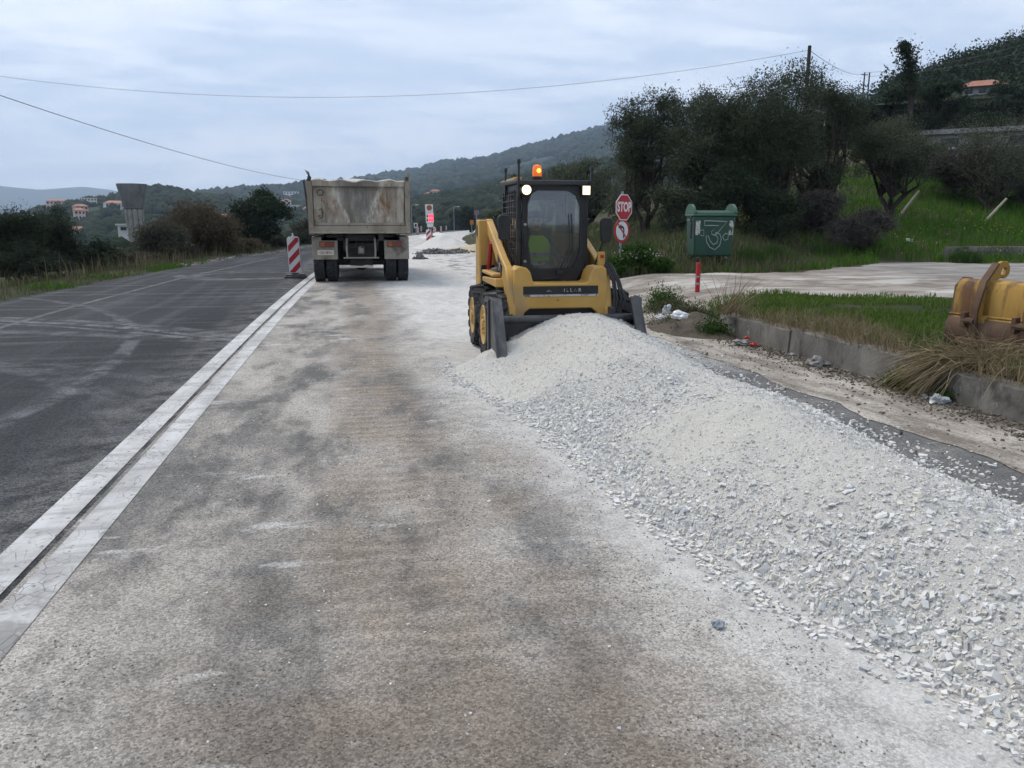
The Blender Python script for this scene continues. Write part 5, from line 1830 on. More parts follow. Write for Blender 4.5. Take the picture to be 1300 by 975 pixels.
M['bark'] = pm('dark_bark', (.035, .029, .024), (.065, .054, .045), 4, .95, 0, .7, 20, .02, (.09, .085, .075), 3, (.55, .7), .1, (2, 2, .4))


def leaf_quads(P, r_, ln, wd, up=.0):
    """one kite-shaped leaf for each point"""
    n = len(P)
    d = r_.normal(size=(n, 3))
    d[:, 2] += up
    d /= np.linalg.norm(d, axis=1)[:, None]
    s = np.cross(d, r_.normal(size=(n, 3)))
    s /= np.linalg.norm(s, axis=1)[:, None] + 1e-9
    L_ = (ln * r_.uniform(.6, 1.35, n))[:, None]
    W_ = (wd * r_.uniform(.6, 1.35, n))[:, None]
    q = np.stack((P - d * L_ * .5, P + s * W_ * .5, P + d * L_ * .5, P - s * W_ * .5), 1)
    return q


def quads_obj(name, Q, mat, parent, loc=(0, 0, 0), **k):
    n = len(Q)
    return link(name, npmesh(name, Q.reshape(-1, 3), np.arange(n * 4).reshape(n, 4)), mat, parent, loc, **k)


def crown_points(r_, n, rx, ry, z0, z1, lobes, spread_=.33, clump=.16, hollow=.35, cone=0.0):
    """leaf positions: lobes in the crown's volume, clumps on each lobe, leaves in each clump"""
    h = (z1 - z0) / 2
    zc = (z0 + z1) / 2
    C_ = []
    while len(C_) < lobes:
        v = r_.uniform(-1, 1, 3)
        q = np.linalg.norm(v)
        if hollow < q < 1:
            w = 1 - cone * (v[2] * .5 + .5)
            C_.append((v[0] * rx * .72 * w, v[1] * ry * .72 * w, zc + v[2] * h * .74))
    C_ = np.array(C_)
    lr = spread_ * r_.uniform(.55, 1.25, lobes)
    k = lobes * 34
    li = r_.integers(0, lobes, k)
    v = r_.normal(size=(k, 3))
    v /= np.linalg.norm(v, axis=1)[:, None]
    v[:, 2] = np.where(v[:, 2] < -.45, -v[:, 2] * .5, v[:, 2])
    rad = r_.uniform(.45, 1.05, k) ** .6
    cl = C_[li] + v * (rad * lr[li])[:, None] * np.array((rx, ry, h))
    cw = clump * r_.uniform(.5, 1.3, k)
    pi = r_.integers(0, k, n)
    P = cl[pi] + r_.normal(size=(n, 3)) * (cw[pi] * min(rx, h))[:, None] * np.array((1, 1, .8))
    P[:, 2] = np.maximum(P[:, 2], .03)
    return P, C_


NT = 0


def tree(name, label, px, ytop, wpx, Y, leaves, mat, lsize=(.085, .032), cat='tree', crown0=.25, trunk=True, lobes=12, spread_=.32, clump=.085, cone=0.0, group=None, depth=1.0, zdrop=0.0, up=.2, stems=3, ytop_abs=None, hollow=.35, tw=None, lean=None):
    global NT
    NT += 1
    r_ = np.random.default_rng(1000 + NT)
    top = atY(px, ytop, Y)
    x = top[0]
    zg = Hs(x, Y) - zdrop
    h = top[2] - zg
    rx = wpx * Y * 1.02 / FPX / max(math.cos(math.atan(abs(px - 650) / FPX)), .7)
    ry = rx * depth
    o = empty(name, (x, Y, zg), label=label, cat=cat, group=group)
    P, C_ = crown_points(r_, leaves, rx, ry, h * crown0, h * .99, lobes, spread_, clump, hollow, cone)
    quads_obj('crown' if cat == 'tree' else 'foliage', leaf_quads(P, r_, lsize[0], lsize[1], up), mat, o)
    if trunk:
        b = MB()
        tr = tw or max(.05, min(.22, rx * .07))
        for s in range(stems):
            a = 6.28 * s / stems + r_.uniform(-.5, .5)
            bx_, by_ = tr * .8 * math.cos(a), tr * .8 * math.sin(a)
            fx, fy = bx_ + rx * .22 * math.cos(a), by_ + ry * .22 * math.sin(a)
            fz = h * max(crown0, .15) * r_.uniform(.8, 1.2)
            fork = (fx, fy, fz)
            b.tube([(bx_ * .6, by_ * .6, -.15), (bx_ * 1.1 + r_.uniform(-.1, .1) * rx * .3, by_ * 1.1, fz * .5), fork], [tr * 1.15, tr * .85, tr * .7], 8)
            for c in C_[s::stems]:
                mid = (np.array(fork) * .5 + c * .5) + r_.normal(size=3) * rx * .08
                b.tube([fork, tuple(mid), tuple(c)], [tr * .5, tr * .32, tr * .10], 6)
                for _ in range(2):
                    e2 = c + r_.normal(size=3) * rx * .2
                    b.tube([tuple(mid), tuple((mid + e2) / 2 + r_.normal(size=3) * rx * .03), tuple(e2)], [tr * .18, tr * .12, tr * .04], 4)
        b.build('trunk' if cat == 'tree' else 'stem', M['bark'], o)
    return o


OG = 'olive trees on the bank'
tree('olive_tree', 'tall olive tree nearest the stop sign, edging the grove', 826, 84, 54, 30, 24000, M['olive'], (.11, .042), crown0=.05, lobes=27, group=OG)
tree('olive_tree', 'dense olive tree directly behind the green dumpster', 898, 84, 62, 27.5, 30000, M['olive'], (.10, .038), crown0=.05, lobes=30, group=OG)
tree('olive_tree', 'tallest olive tree of the grove, with the dark pole behind its top', 985, 45, 84, 26.5, 50000, M['olive'], (.10, .038), crown0=.05, lobes=40, group=OG, spread_=.31)
tree('olive_tree', 'broad olive tree between the tallest one and the twin pole', 1052, 74, 62, 29, 30000, M['olive'], (.105, .04), crown0=.05, lobes=27, group=OG)
tree('olive_tree', 'lighter round olive tree in front of the ruined house', 1140, 140, 64, 29, 32000, M['olive2'], (.085, .033), crown0=.24, lobes=30, group=OG, tw=.13)
tree('olive_tree', 'grey green olive tree low behind the loader roof', 742, 186, 58, 46, 24000, M['olive2'], (.14, .055), crown0=.05, lobes=27, group=OG)
tree('olive_tree', 'pale olive tree just left of the loader lamp, along the road', 690, 215, 40, 60, 14000, M['olive2'], (.17, .07), crown0=.05, lobes=20, group=OG)
tree('olive_tree', 'sparse grey olive tree in front of the concrete wall of the house', 1272, 122, 50, 31, 14000, M['olive2'], (.085, .034), crown0=.05, lobes=23, clump=.2, group=OG)
EG = 'dark evergreens behind the olive grove'
tree('evergreen_tree', 'dark evergreen tree behind the round olive, under the ivy spire', 1128, 96, 46, 42, 20000, M['dark'], (.15, .07), crown0=.1, lobes=16, group=EG)
tree('evergreen_tree', 'dark evergreen tree left of the red roofed house', 1190, 94, 48, 47, 20000, M['dark'], (.16, .075), crown0=.1, lobes=16, group=EG)
tree('evergreen_tree', 'dark evergreen tree below the red roofed house', 1240, 128, 46, 52, 18000, M['dark'], (.17, .08), crown0=.15, lobes=14, group=EG)
tree('evergreen_tree', 'dark evergreen tree up the hillside, right of the red roof', 1290, 100, 36, 62, 14000, M['dark'], (.2, .09), crown0=.1, lobes=12, group=EG)
q = atY(1158, 118, 41)
IVY = empty('ivy_spire', (q[0], 41, Hs(q[0], 41)), label='thin ivy covered dead trunk bent left above the evergreens', cat='tree')
ip = [np.array(atY(a_, b_, 41)) - np.array(IVY.location) for a_, b_ in ((1158, 118), (1155, 96), (1154, 80), (1152, 66), (1146, 57))]
MB().tube([(0, 0, -.2)] + [tuple(v_) for v_ in ip], [.2, .16, .12, .09, .06, .03], 8).build('trunk', M['bark'], IVY)
r2 = np.random.default_rng(9)
seg = r2.integers(0, 4, 2600)
tt = r2.random((2600, 1))
ipa = np.array(ip)
P = ipa[seg] * (1 - tt) + ipa[seg + 1] * tt + r2.normal(size=(2600, 3)) * (np.array((.26, .3, .34, .2))[seg] * np.array((1, .75, .95, .8))[seg])[:, None]
quads_obj('crown', leaf_quads(P, r2, .14, .09), M['dark'], IVY)
# understorey below the grove
UG = 'shrubs under the olive grove'
for px_, yt, w_, Y_, mt, n_, lab in ((858, 232, 40, 26, 'olive', 9000, 'dark olive suckers behind the dumpster, left of its lid'), (930, 214, 46, 25, 'dark', 12000, 'dark thicket right of the dumpster lid'), (985, 232, 42, 24.5, 'dark', 10000, 'dark thicket around the foot of the tallest olive'), (800, 200, 34, 34, 'olive2', 8000, 'grey olive suckers right behind the stop sign'), (1030, 245, 40, 27, 'bramble', 9000, 'brown weeds around the grey stake'), (1100, 262, 42, 23, 'bramble', 8000, 'brown dead weeds left of the pale leaning stake'), (1232, 178, 62, 34, 'bramble', 26000, 'grey bramble thicket below the ruined house'), (1300, 190, 50, 33, 'bramble', 15000, 'grey bramble thicket under the sparse olive'), (632, 262, 16, 52, 'olive2', 5000, 'pale rounded shrub beside the loader mirror'), (618, 276, 12, 44, 'greyscrub', 3500, 'grey scrub at the road edge behind the loader arm'), (655, 208, 9, 95, 'dark', 3000, 'slim dark cypress behind the loader roof'), (668, 232, 30, 80, 'dark', 7000, 'dark bush behind the loader cab')):
    tree('shrub', lab, px_, yt, w_, Y_, n_, M[mt], (.004 * Y_, .0016 * Y_) if mt != 'bramble' else (.011 * Y_, .0009 * Y_), 'shrub', .02, True, 10, .4, .2, group=UG, up=.4, tw=.03, hollow=.1)
for k_, px_ in enumerate((585, 597, 560, 540, 515)):
    tree('roadside_tree', ('dark tree above the orange warning board', 'dark tree behind the mauve sign', 'dark tree at the end of the row of beacons', 'dark tree behind the portable signal', 'dark tree behind the far street lamps')[k_], px_, (262, 258, 266, 268, 266)[k_], (16, 14, 18, 17, 15)[k_], (205, 150, 262, 268, 240)[k_], 3500, M['dark'], (.75, .4), crown0=.04, lobes=10, group='dark trees at the road bend', up=.3)

# left side of the road
tree('pine_tree', 'dark blue green pine at the verge, first of the pair', 12, 260, 36, 25.5, 20000, M['pine'], (.10, .022), crown0=.02, lobes=18, clump=.13, group='dark pines by the left verge', up=.6)
tree('pine_tree', 'dark blue green pine at the verge, right one of the pair', 68, 258, 27, 27, 18000, M['pine'], (.10, .022), crown0=.02, lobes=16, clump=.13, group='dark pines by the left verge', up=.6)
tree('pine_tree', 'low dark pine bough spreading over the verge grass', 30, 300, 40, 24.5, 12000, M['pine'], (.09, .02), crown0=.02, lobes=12, clump=.15, group='dark pines by the left verge', up=.5, trunk=True)
LS = 'scrub bushes along the left verge'
for px_, yt, w_, Y_, mt, n_, lab in ((115, 303, 26, 31, 'dark', 8000, 'dark rounded bush right of the pine pair'), (150, 314, 24, 34, 'greyscrub', 5000, 'grey scrub below the small white building'), (200, 280, 32, 37, 'greyscrub', 12000, 'tall grey scrub hiding the foot of the water tower'), (240, 250, 40, 41, 'tamarisk', 20000, 'large russet bush between the water tower and the dark round tree'), (266, 292, 32, 42, 'tamarisk', 9000, 'lower russet brush under the large russet bush'), (178, 318, 24, 35, 'greyscrub', 5000, 'low scrub at the verge before the tower'), (300, 302, 30, 45, 'tamarisk', 7000, 'dry brown brush below the dark round tree'), (350, 298, 26, 53, 'greyscrub', 6000, 'grey brown brush behind the nearest lane beacon'), (385, 280, 20, 62, 'greyscrub', 5000, 'grey brush around the leaning pole'), (222, 316, 26, 38, 'greyscrub', 6000, 'low dry scrub at the road edge')):
    tree('bush', lab, px_, yt, w_, Y_, n_, M[mt], (.0042 * Y_, .0011 * Y_) if mt != 'dark' else (.004 * Y_, .0018 * Y_), 'bush', .01, True, 14, .4, .18, group=LS, up=.9, tw=.03, hollow=.05, stems=5)
tree('evergreen_tree', 'dense dark round tree left of the leaning pole', 327, 235, 37, 50, 22000, M['dark'], (.17, .085), crown0=.03, lobes=18, clump=.12)

# ------------------------------------------------------------------ woods on the hills (read as one mass)
ico = bmesh.new()
bmesh.ops.create_icosphere(ico, subdivisions=1, radius=1)
IV = np.array([v.co[:] for v in ico.verts])
IFc = np.array([[v.index for v in f.verts] for f in ico.faces])
ico.free()


def mat_canopy(name, a, b, c):
    m, g = newmat(name)
    r_ = g.island()
    col = g.mix(r_, a, b)
    col = g.mix(g.rng(g.m('FRACT', g.m('MULTIPLY', r_, 31.0)), .85, .95), col, c)
    nz = g.noise(g.pos(), .9, 5, .7)
    col = g.mix(g.rng(nz, .4, .62), g.mix(.6, col, (.012, .018, .012)), col)
    g.out(g.bsdf(col, .95, 0, g.bump(nz, 1.0, 1.2), .05))
    return m


M['canopy'] = mat_canopy('far_tree_crowns', (.026, .042, .024), (.046, .062, .035), (.075, .08, .05))


def wood(name, label, hill, n, a0, a1, size, rmin=0.0, seed=0, mind=.35):
    r_ = np.random.default_rng(seed)
    az0 = math.atan2(*ray(a0, 270)[:2])
    az1 = math.atan2(*ray(a1, 270)[:2])
    az = r_.uniform(az0, az1, n)
    t = r_.random(n) ** .8
    rr_ = hill.Dn + (hill.D * 1.02 - hill.Dn) * (rmin + (1 - rmin) * t)
    z = hill.z(az, rr_)
    x, y = rr_ * np.sin(az), rr_ * np.cos(az)
    kp = fbm(x * 8 / hill.D, y * 8 / hill.D, seed + 5, 4) > -.16
    x, y, z = x[kp], y[kp], z[kp]
    m_ = len(x)
    s = size * r_.uniform(.5, 1.3, m_)
    V = IV[None] * (1 + r_.uniform(-.32, .32, (m_, len(IV), 1)))
    V = V * np.stack((s, s, s * r_.uniform(.6, 1.0, m_)), -1)[:, None] + np.stack((x, y, z + s * .25), -1)[:, None]
    F = (np.arange(m_)[:, None, None] * len(IV) + IFc[None]).reshape(-1, 3)
    link(name, npmesh(name, V, F), M['canopy'], None, kind='stuff', label=label, cat='wood')


wood('village_wood', 'dark scrub wood covering the village hill', hills['village'], 3600, -40, 520, 4.0, 0, 2)
wood('hill_wood', 'blue grey wood on the hill behind the village', hills['middle'], 1800, 230, 540, 7.5, .3, 3)
wood('mountain_wood', 'scrub wood covering the long mountain flank', hills['mountain'], 4200, 430, 900, 10.0, .12, 4)
wood('slope_wood', 'dark wood on the slope behind the loader', hills['wood'], 3200, 478, 860, 3.4, 0, 5)
def leaf_wood(name, label, hill, n, a0, a1, size, per, ls, seed):
    r2 = np.random.default_rng(seed)
    az = r2.uniform(math.atan2(*ray(a0, 200)[:2]), math.atan2(*ray(a1, 200)[:2]), n)
    rr2 = hill.Dn + (hill.D * 1.03 - hill.Dn) * r2.random(n) ** .7
    C2 = np.stack((rr2 * np.sin(az), rr2 * np.cos(az), hill.z(az, rr2)), -1)
    s2 = size * r2.uniform(.5, 1.3, n)
    i2 = np.repeat(np.arange(n), per)
    v2 = r2.normal(size=(n * per, 3))
    v2 /= np.linalg.norm(v2, axis=1)[:, None]
    v2[:, 2] = np.abs(v2[:, 2]) * 1.3
    lump = 1 + .35 * np.sin(v2[:, 0] * 5 + i2) * np.sin(v2[:, 1] * 6 + i2 * 2) * np.cos(v2[:, 2] * 5)
    P2 = C2[i2] + v2 * (s2[i2] * lump * r2.uniform(.75, 1.05, n * per))[:, None]
    quads_obj(name, leaf_quads(P2, r2, ls, ls * .6), M['dark'], None, kind='stuff', label=label, cat='wood')


leaf_wood('ridge_wood', 'dark trees along the ridge above the red roofed house', hills['ridge'], 700, 1110, 1420, 2.3, 170, .42, 6)
# scrub on the low plain
r_ = np.random.default_rng(77)
n = 1600
az = r_.uniform(math.atan2(*ray(-60, 280)[:2]), math.atan2(*ray(420, 280)[:2]), n)
rr_ = r_.uniform(60, 340, n)
x, y = rr_ * np.sin(az), rr_ * np.cos(az)
ok = x < left_edge(y) - 9
x, y = x[ok], y[ok]
z = H(x, y)
m_ = len(x)
s = r_.uniform(.7, 2.3, m_)
V = IV[None] * (1 + r_.uniform(-.35, .35, (m_, len(IV), 1)))
V = V * np.stack((s * 1.3, s * 1.3, s * .8), -1)[:, None] + np.stack((x, y, z + s * .2), -1)[:, None]
link('plain_scrub', npmesh('plain_scrub', V, (np.arange(m_)[:, None, None] * len(IV) + IFc[None]).reshape(-1, 3)), M['canopy'], None, kind='stuff', label='scrub dotted over the low plain left of the road', cat='scrub')

# ------------------------------------------------------------------ houses
M['rooftile'] = pm('terracotta_roof', (.30, .135, .09), (.36, .17, .12), .8, .85, 0, .3, 8, .05)
M['walls'] = {'w': pm('white_render', (.68, .67, .65), (.60, .59, .57), .5, .9), 'p': pm('pink_render', (.56, .40, .35), (.62, .47, .42), .5, .9), 'o': pm('orange_render', (.52, .30, .20), (.58, .36, .26), .5, .9), 'g': pm('grey_concrete', (.34, .33, .32), (.27, .265, .26), .4, .9, 0, .4, 6, .03, (.18, .175, .17), .9, (.5, .7))}
M['pane'] = pm('dark_window_pane', (.02, .022, .026), (.04, .042, .046), 2, .25)


def house(label, pos, rz, w, d, h, wall, roof=True, storeys=2, cols=3, flat=False, name='house', sink=4.0):
    o = empty(name, tuple(pos), rz, label=label, cat='house', group=None)
    MB().box(-w / 2, w / 2, -d / 2, d / 2, -sink, h).build('wall', M['walls'][wall], o)
    if roof:
        e = .5
        MB().add([(-w / 2 - e, -d / 2 - e, h + .01), (w / 2 + e, -d / 2 - e, h + .01), (w / 2 + e, d / 2 + e, h + .01), (-w / 2 - e, d / 2 + e, h + .01), (-w / 4, 0, h + d * .24), (w / 4, 0, h + d * .24)], [(3, 2, 1, 0), (0, 1, 5, 4), (1, 2, 5), (2, 3, 4, 5), (3, 0, 4)]).build('roof', M['rooftile'], o)
    else:
        MB().box(-w / 2 - .3, w / 2 + .3, -d / 2 - .3, d / 2 + .3, h + .01, h + .3).build('roof', M['walls'][wall], o)
    for s in range(storeys):
        for c in range(cols):
            cx = -w / 2 + w * (c + .5) / cols
            z0 = h * s / storeys + h / storeys * .28
            f = MB().box(cx - w / cols * .26, cx + w / cols * .26, -d / 2 - .06, -d / 2 - .01, z0, z0 + h / storeys * .5).build('window', M['pane'], o)
            MB().box(cx - w / cols * .30, cx + w / cols * .30, -d / 2 - .16, -d / 2 - .065, z0 - .15, z0).build('sill', M['walls']['w'], f)
    return o


for (hk, a, b, wpx, hpx, wl, rf, st, cl, lab) in (
        ('village', 71, 268, 13, 8, 'p', True, 2, 4, 'pink house with a low roof by the round crowned tree on the village hill'),
        ('village', 82, 265, 7, 5, 'o', True, 1, 2, 'small orange house beside the pink one'),
        ('village', 103, 275, 11, 8, 'o', True, 2, 3, 'terracotta and yellow house above the white terraces'),
        ('village', 102, 283, 9, 10, 'p', True, 2, 3, 'pale pink terraced house below the terracotta one'),
        ('village', 98, 287.5, 8, 3, 'w', False, 1, 2, 'white terrace block under the pale pink house'),
        ('village', 114, 262, 13, 6, 'w', False, 2, 5, 'long white flat roofed villa near the hill crest'),
        ('village', 147, 267, 19, 5, 'w', True, 1, 7, 'long white house with many windows under one red roof'),
        ('village', 100, 301, 15, 4, 'w', True, 1, 3, 'white farm building at the foot of the village hill'),
        ('village', 36, 288, 9, 9, 'w', False, 2, 2, 'white house half hidden by the pine pair'),
        ('village', 364, 268, 9, 9, 'w', True, 2, 2, 'white house with red roof right of the dark round tree'),
        ('village', 376, 269, 11, 5, 'w', False, 1, 3, 'low white house beside the leaning pole'),
        ('village', 391, 272, 10, 4, 'p', True, 1, 3, 'low red roofed house left of the truck body'),
        ('village', 286, 284, 7, 5, 'p', True, 1, 2, 'small red roofed house left of the dark round tree'),
        ('middle', 370, 252, 15, 6, 'w', False, 2, 5, 'pale villas scattered high on the hill above the pole'),
        ('wood', 545, 243.5, 9, 2.5, 'w', True, 1, 2, 'red roof showing among the trees above the signal'),
        ('wood', 552.5, 241, 10, 4.5, 'w', True, 1, 3, 'white house with red roof highest above the signal')):
    hl = hills[hk]
    q, rr_ = hl.hit(a, b)
    k = rr_ / FPX * 1.0
    q[2] += 1.5
    o = house(lab, q, -math.atan2(q[0], q[1]) + random.uniform(-.35, .35), wpx * k * 1.15, max(wpx * k * .6, 6), hpx * k * 1.05, wl, rf, st, cl)
# small white building by the tower
q = atY(158.5, 295, 160)
zg = Hs(q[0], 160)
house('small pale block left of the water tower stem', (q[0], 160, q[2]), .1, 2.0, 2.0, 1.3, 'w', False, 1, 1, sink=q[2] - zg + .2)
# ruined concrete house and red roofed house on the right hillside
q = atY(1222, 198, 47)
o = house('unfinished grey concrete house behind the brambles', (q[0], 47, q[2]), R(-38), 7.5, 6, 1.15, 'g', False, 1, 4, sink=q[2] - Hs(q[0], 47) + 1.5)
q = atY(1285, 204, 50)
o = house('pale concrete upper block behind the sparse olive tree', (q[0], 52, q[2] - .3), R(-38), 4, 5, 1.5, 'w', False, 1, 3, sink=3)
q = atY(1247, 113, 74)
o = house('house with a low red tiled roof up on the wooded hillside', (q[0], 74, q[2] - 1.0), R(-40), 3.6, 3.6, 1.0, 'g', True, 1, 3, sink=6)
q = atY(1294, 108, 84)
o = house('pale house behind the branches, right of the red roof', (q[0], 84, q[2] - 1.6), R(-40), 4, 4, 1.6, 'o', False, 1, 2, sink=6)

# ------------------------------------------------------------------ water tower
Yt = 150
q = atY(172.5, 290, Yt)
zt_, zn_, zg = atY(171, 234.5, Yt)[2], atY(171, 265, Yt)[2], Hs(q[0], Yt)
k = Yt * 1.06 / FPX
WT = empty('water_tower', (q[0], Yt, zg), label='concrete water tower with a flaring tank on a fluted stem', cat='water tower')
M['tower'] = pm('weathered_tower_concrete', (.15, .15, .148), (.215, .212, .20), .5, .95, 0, .4, 5, .05, (.10, .10, .10), .35, (.45, .7), .15, (1, 1, .5))
M['stemc'] = pm('pale_tower_concrete', (.25, .24, .215), (.32, .305, .27), .5, .95, 0, .4, 5, .05, (.17, .165, .15), .5, (.5, .7))
MB().lathe([(10.0 * k, zn_ - zg), (10.2 * k, zn_ - zg + .15), (15.4 * k, zt_ - zg), (15.4 * k, zt_ - zg + .12), (14.6 * k, zt_ - zg + .12), (14.2 * k, zt_ - zg - .3)], 'z', 40).build('tank', M['tower'], WT)
MB().lathe([(8.8 * k, zn_ - zg - .25), (9.0 * k, zn_ - zg + .02)], 'z', 40).build('neck', M['under'], WT)
for j in range(10):
    a = 6.283 * j / 10
    ca, sa = math.cos(a), math.sin(a)
    hh_ = zn_ - zg - .1
    r0, r1 = 4.6 * k, 7.6 * k
    MB().tube([(r0 * ca, r0 * sa, -.3), (r1 * ca * .94, r1 * sa * .94, hh_ * .7), (r1 * ca, r1 * sa, hh_)], [1.7 * k, 2.2 * k, 2.5 * k], 8).build('stem_flute', M['stemc'], WT)
MB().tube([(0, 0, -.3), (0, 0, zn_ - zg - .2)], [4.6 * k, 7.0 * k], 16).build('stem_core', M['stemc'], WT)


# ------------------------------------------------------------------ grass, weeds, dry stems
def mat_grass(name, cols, patch):
    return mat_leaf(name, cols, None, .25, patch)


M['grass'] = mat_grass('verge_grass', ((.055, .105, .014), (.095, .160, .026), (.15, .16, .055)), .9)
M['lush'] = mat_grass('lush_bank_grass', ((.040, .105, .010), (.072, .155, .016), (.10, .18, .025)), .5)
M['verge'] = mat_grass('dull_verge_grass', ((.060, .070, .032), (.095, .10, .05), (.16, .14, .08)), .8)


def blades(name, x, y, hgt, wid, r_, mat, label, lean=.35, z=None, **k):
    n = len(x)
    z = H(x, y) if z is None else z
    hgt = hgt * r_.uniform(.5, 1.25, n)
    a = r_.uniform(0, 6.283, n)
    ln = np.abs(r_.normal(0, lean, n)) * hgt
    b = r_.uniform(0, 6.283, n)
    w = wid * r_.uniform(.6, 1.3, n)
    sx, sy = np.cos(b) * w * .5, np.sin(b) * w * .5
    dx, dy = np.cos(a) * ln, np.sin(a) * ln
    tz = hgt * np.clip(1 - (ln / np.maximum(hgt, 1e-3)) ** 2 * .35, .25, 1)
    V = np.stack((np.stack((x - sx, y - sy, z - .02), -1), np.stack((x + sx, y + sy, z - .02), -1),
                  np.stack((x + sx * .75 + dx * .35, y + sy * .75 + dy * .35, z + tz * .62), -1), np.stack((x - sx * .75 + dx * .35, y - sy * .75 + dy * .35, z + tz * .62), -1),
                  np.stack((x + sx * .15 + dx, y + sy * .15 + dy, z + tz), -1), np.stack((x - sx * .15 + dx, y - sy * .15 + dy, z + tz), -1)), 1)
    F = (np.arange(n)[:, None, None] * 6 + np.array([(0, 1, 2, 3), (3, 2, 4, 5)])[None]).reshape(-1, 4)
    return link(name, npmesh(name, V.reshape(-1, 3), F), mat, None, kind='stuff', label=label, cat='grass')


r_ = np.random.default_rng(5)


def scatter(n, x0, x1, y0, y1, f, pw=1.0):
    x, y = r_.uniform(x0, x1, n), y0 + (y1 - y0) * r_.random(n) ** pw
    kp = f(x, y)
    return x[kp], y[kp]


dirt_near = lambda x: np.interp(x, (3.6, 4.4, 5.8, 7.0, 8.1, 9.6, 20, 60), (9.6, 11.2, 12.3, 12.8, 11.7, 11.1, 9.0, 2))
dirt_far = lambda x: np.interp(x, (3.6, 6.4, 8.5, 10.5, 13, 16, 20, 60), (20, 18.0, 17.9, 17.8, 19.4, 21.8, 20.8, 16))
# kerb verge
x, y = scatter(52000, KERB1, 14, 3.2, 13, lambda x, y: (y < dirt_near(x) + fbm(x * 1.1, y * 1.1, 8, 4) * 1.6) & (fbm(x * .9, y * .9, 3, 3) > -.22) & ~((x > KERB0) & (x < KERB1 + .02)))
blades('verge_grass', x, y, .085 + .06 * fbm(x * .8, y * .8, 12) * 2, .017, r_, M['grass'], 'short green grass on the verge above the kerb wall', .5)
# dead grass along the kerb top, spilling over
x, y = scatter(11000, KERB1 - .2, 6.1, 3.0, 9.6, lambda x, y: fbm(x * 1.5, y * 1.3, 18, 3) > -.12 + .28 * sst(x, 5.3, 6.0))
blades('dry_grass', x, y, np.full(len(x), .20), .007, r_, M['drystem'], 'straw coloured dead grass matted along the kerb wall top', 1.1, z=np.maximum(H(x, y), .28))


def straw_tuft(label, base, heads, n, ln, mat, seed, spread_=.12, drop=.4):
    """arching stems from a base towards a direction"""
    r2 = np.random.default_rng(seed)
    Q = []
    for _ in range(n):
        b0 = np.array(base) + r2.normal(size=3) * np.array((spread_, spread_, .02))
        d = np.array(heads[r2.integers(0, len(heads))]) + r2.normal(size=3) * .22
        d /= np.linalg.norm(d)
        l_ = ln * r2.uniform(.5, 1.2)
        s = np.cross(d, r2.normal(size=3))
        s *= .0045 / np.linalg.norm(s)
        pts = [b0 + d * l_ * t - np.array((0, 0, drop * l_ * t * t)) for t in (0, .35, .7, 1.0)]
        for i in range(3):
            w0, w1 = 1 - i * .25, 1 - (i + 1) * .25
            Q.append((pts[i] - s * w0, pts[i] + s * w0, pts[i + 1] + s * w1, pts[i + 1] - s * w1))
    Q = np.array(Q)
    b_ = np.array(base)
    quads_obj('dry_plant', Q - b_, mat, None, tuple(b_), label=label, cat='plant')


straw_tuft('broom of brown dead stems hanging over the kerb wall', (5.22, 5.75, .36), [(-.75, .35, -.15), (-.55, .1, -.05), (-.8, .6, -.05)], 420, .62, M['drystem'], 1, .09, .42)
straw_tuft('pale dead stems splaying beside the excavator bucket', (5.36, 5.85, .36), [(.3, -.5, .35), (-.4, -.2, .4), (-.3, .3, .4)], 200, .42, M['drystem'], 2, .2, .25)
straw_tuft('dry straw lying at the foot of the excavator bucket', (5.36, 5.0, .34), [(.4, -.6, .2), (-.5, -.4, .15), (.2, .4, .1)], 200, .40, M['drystem'], 3, .14, .4)
straw_tuft('tall straws leaning over the broken kerb end', (4.95, 9.7, .3), [(-.4, -.2, .8), (.3, -.5, .8), (.5, .1, .7)], 90, .75, M['drystem'], 4, .09, .2)
for i, (a, b, s, n_, lab) in enumerate(((1160, 492, .14, 1500, 'dark green weed tuft growing out of the kerb foot'), (1245, 507, .09, 500, 'small weed tuft at the kerb wall foot'), (905, 427, .22, 1600, 'green weeds spilling round the broken kerb end'), (842, 392, .3, 4200, 'dark weeds at the corner of the side road'))):
    q = atz(a, b, .0) if i < 3 else hit(a, b)
    q[0] = min(q[0], 4.93) if i < 2 else q[0]
    P = np.abs(r_.normal(size=(n_, 3))) * (s * .45, s * .45, s * .5) * np.where(r_.random((n_, 3)) < .5, 1, (-1, -1, 1))
    quads_obj('weed_tuft', leaf_quads(P, r_, .05, .016, .8), M['weed'], None, tuple(q), label=lab, cat='plant')
# corner soil mound with debris
far_heap('soil_mound', 'low mound of dark soil and trash at the kerb end', 4.75, 10.35, .7, .95, .26, pm('dark_soil', (.06, .048, .036), (.10, .082, .06), 4, .95, 0, .8, 30, .03), 51, 'soil')

for i, (a, b, s, n_, lab) in enumerate(((852, 408, .2, 2600, 'low weeds over the soil mound beside the white bag'), (878, 418, .2, 2200, 'trailing weeds over the soil mound above the red wrapper'))):
    q = hit(a, b)
    P = np.abs(r_.normal(size=(n_, 3))) * (s * 1.1, s * .9, s * .35) * np.where(r_.random((n_, 3)) < .5, 1, (-1, -1, 1))
    P[:, 2] += .24 * np.clip(1 - np.hypot(P[:, 0], P[:, 1]) / .8, 0, 1)
    quads_obj('weed_tuft', leaf_quads(P, r_, .05, .016, .8), M['verge'], None, tuple(q), label=lab, cat='plant')

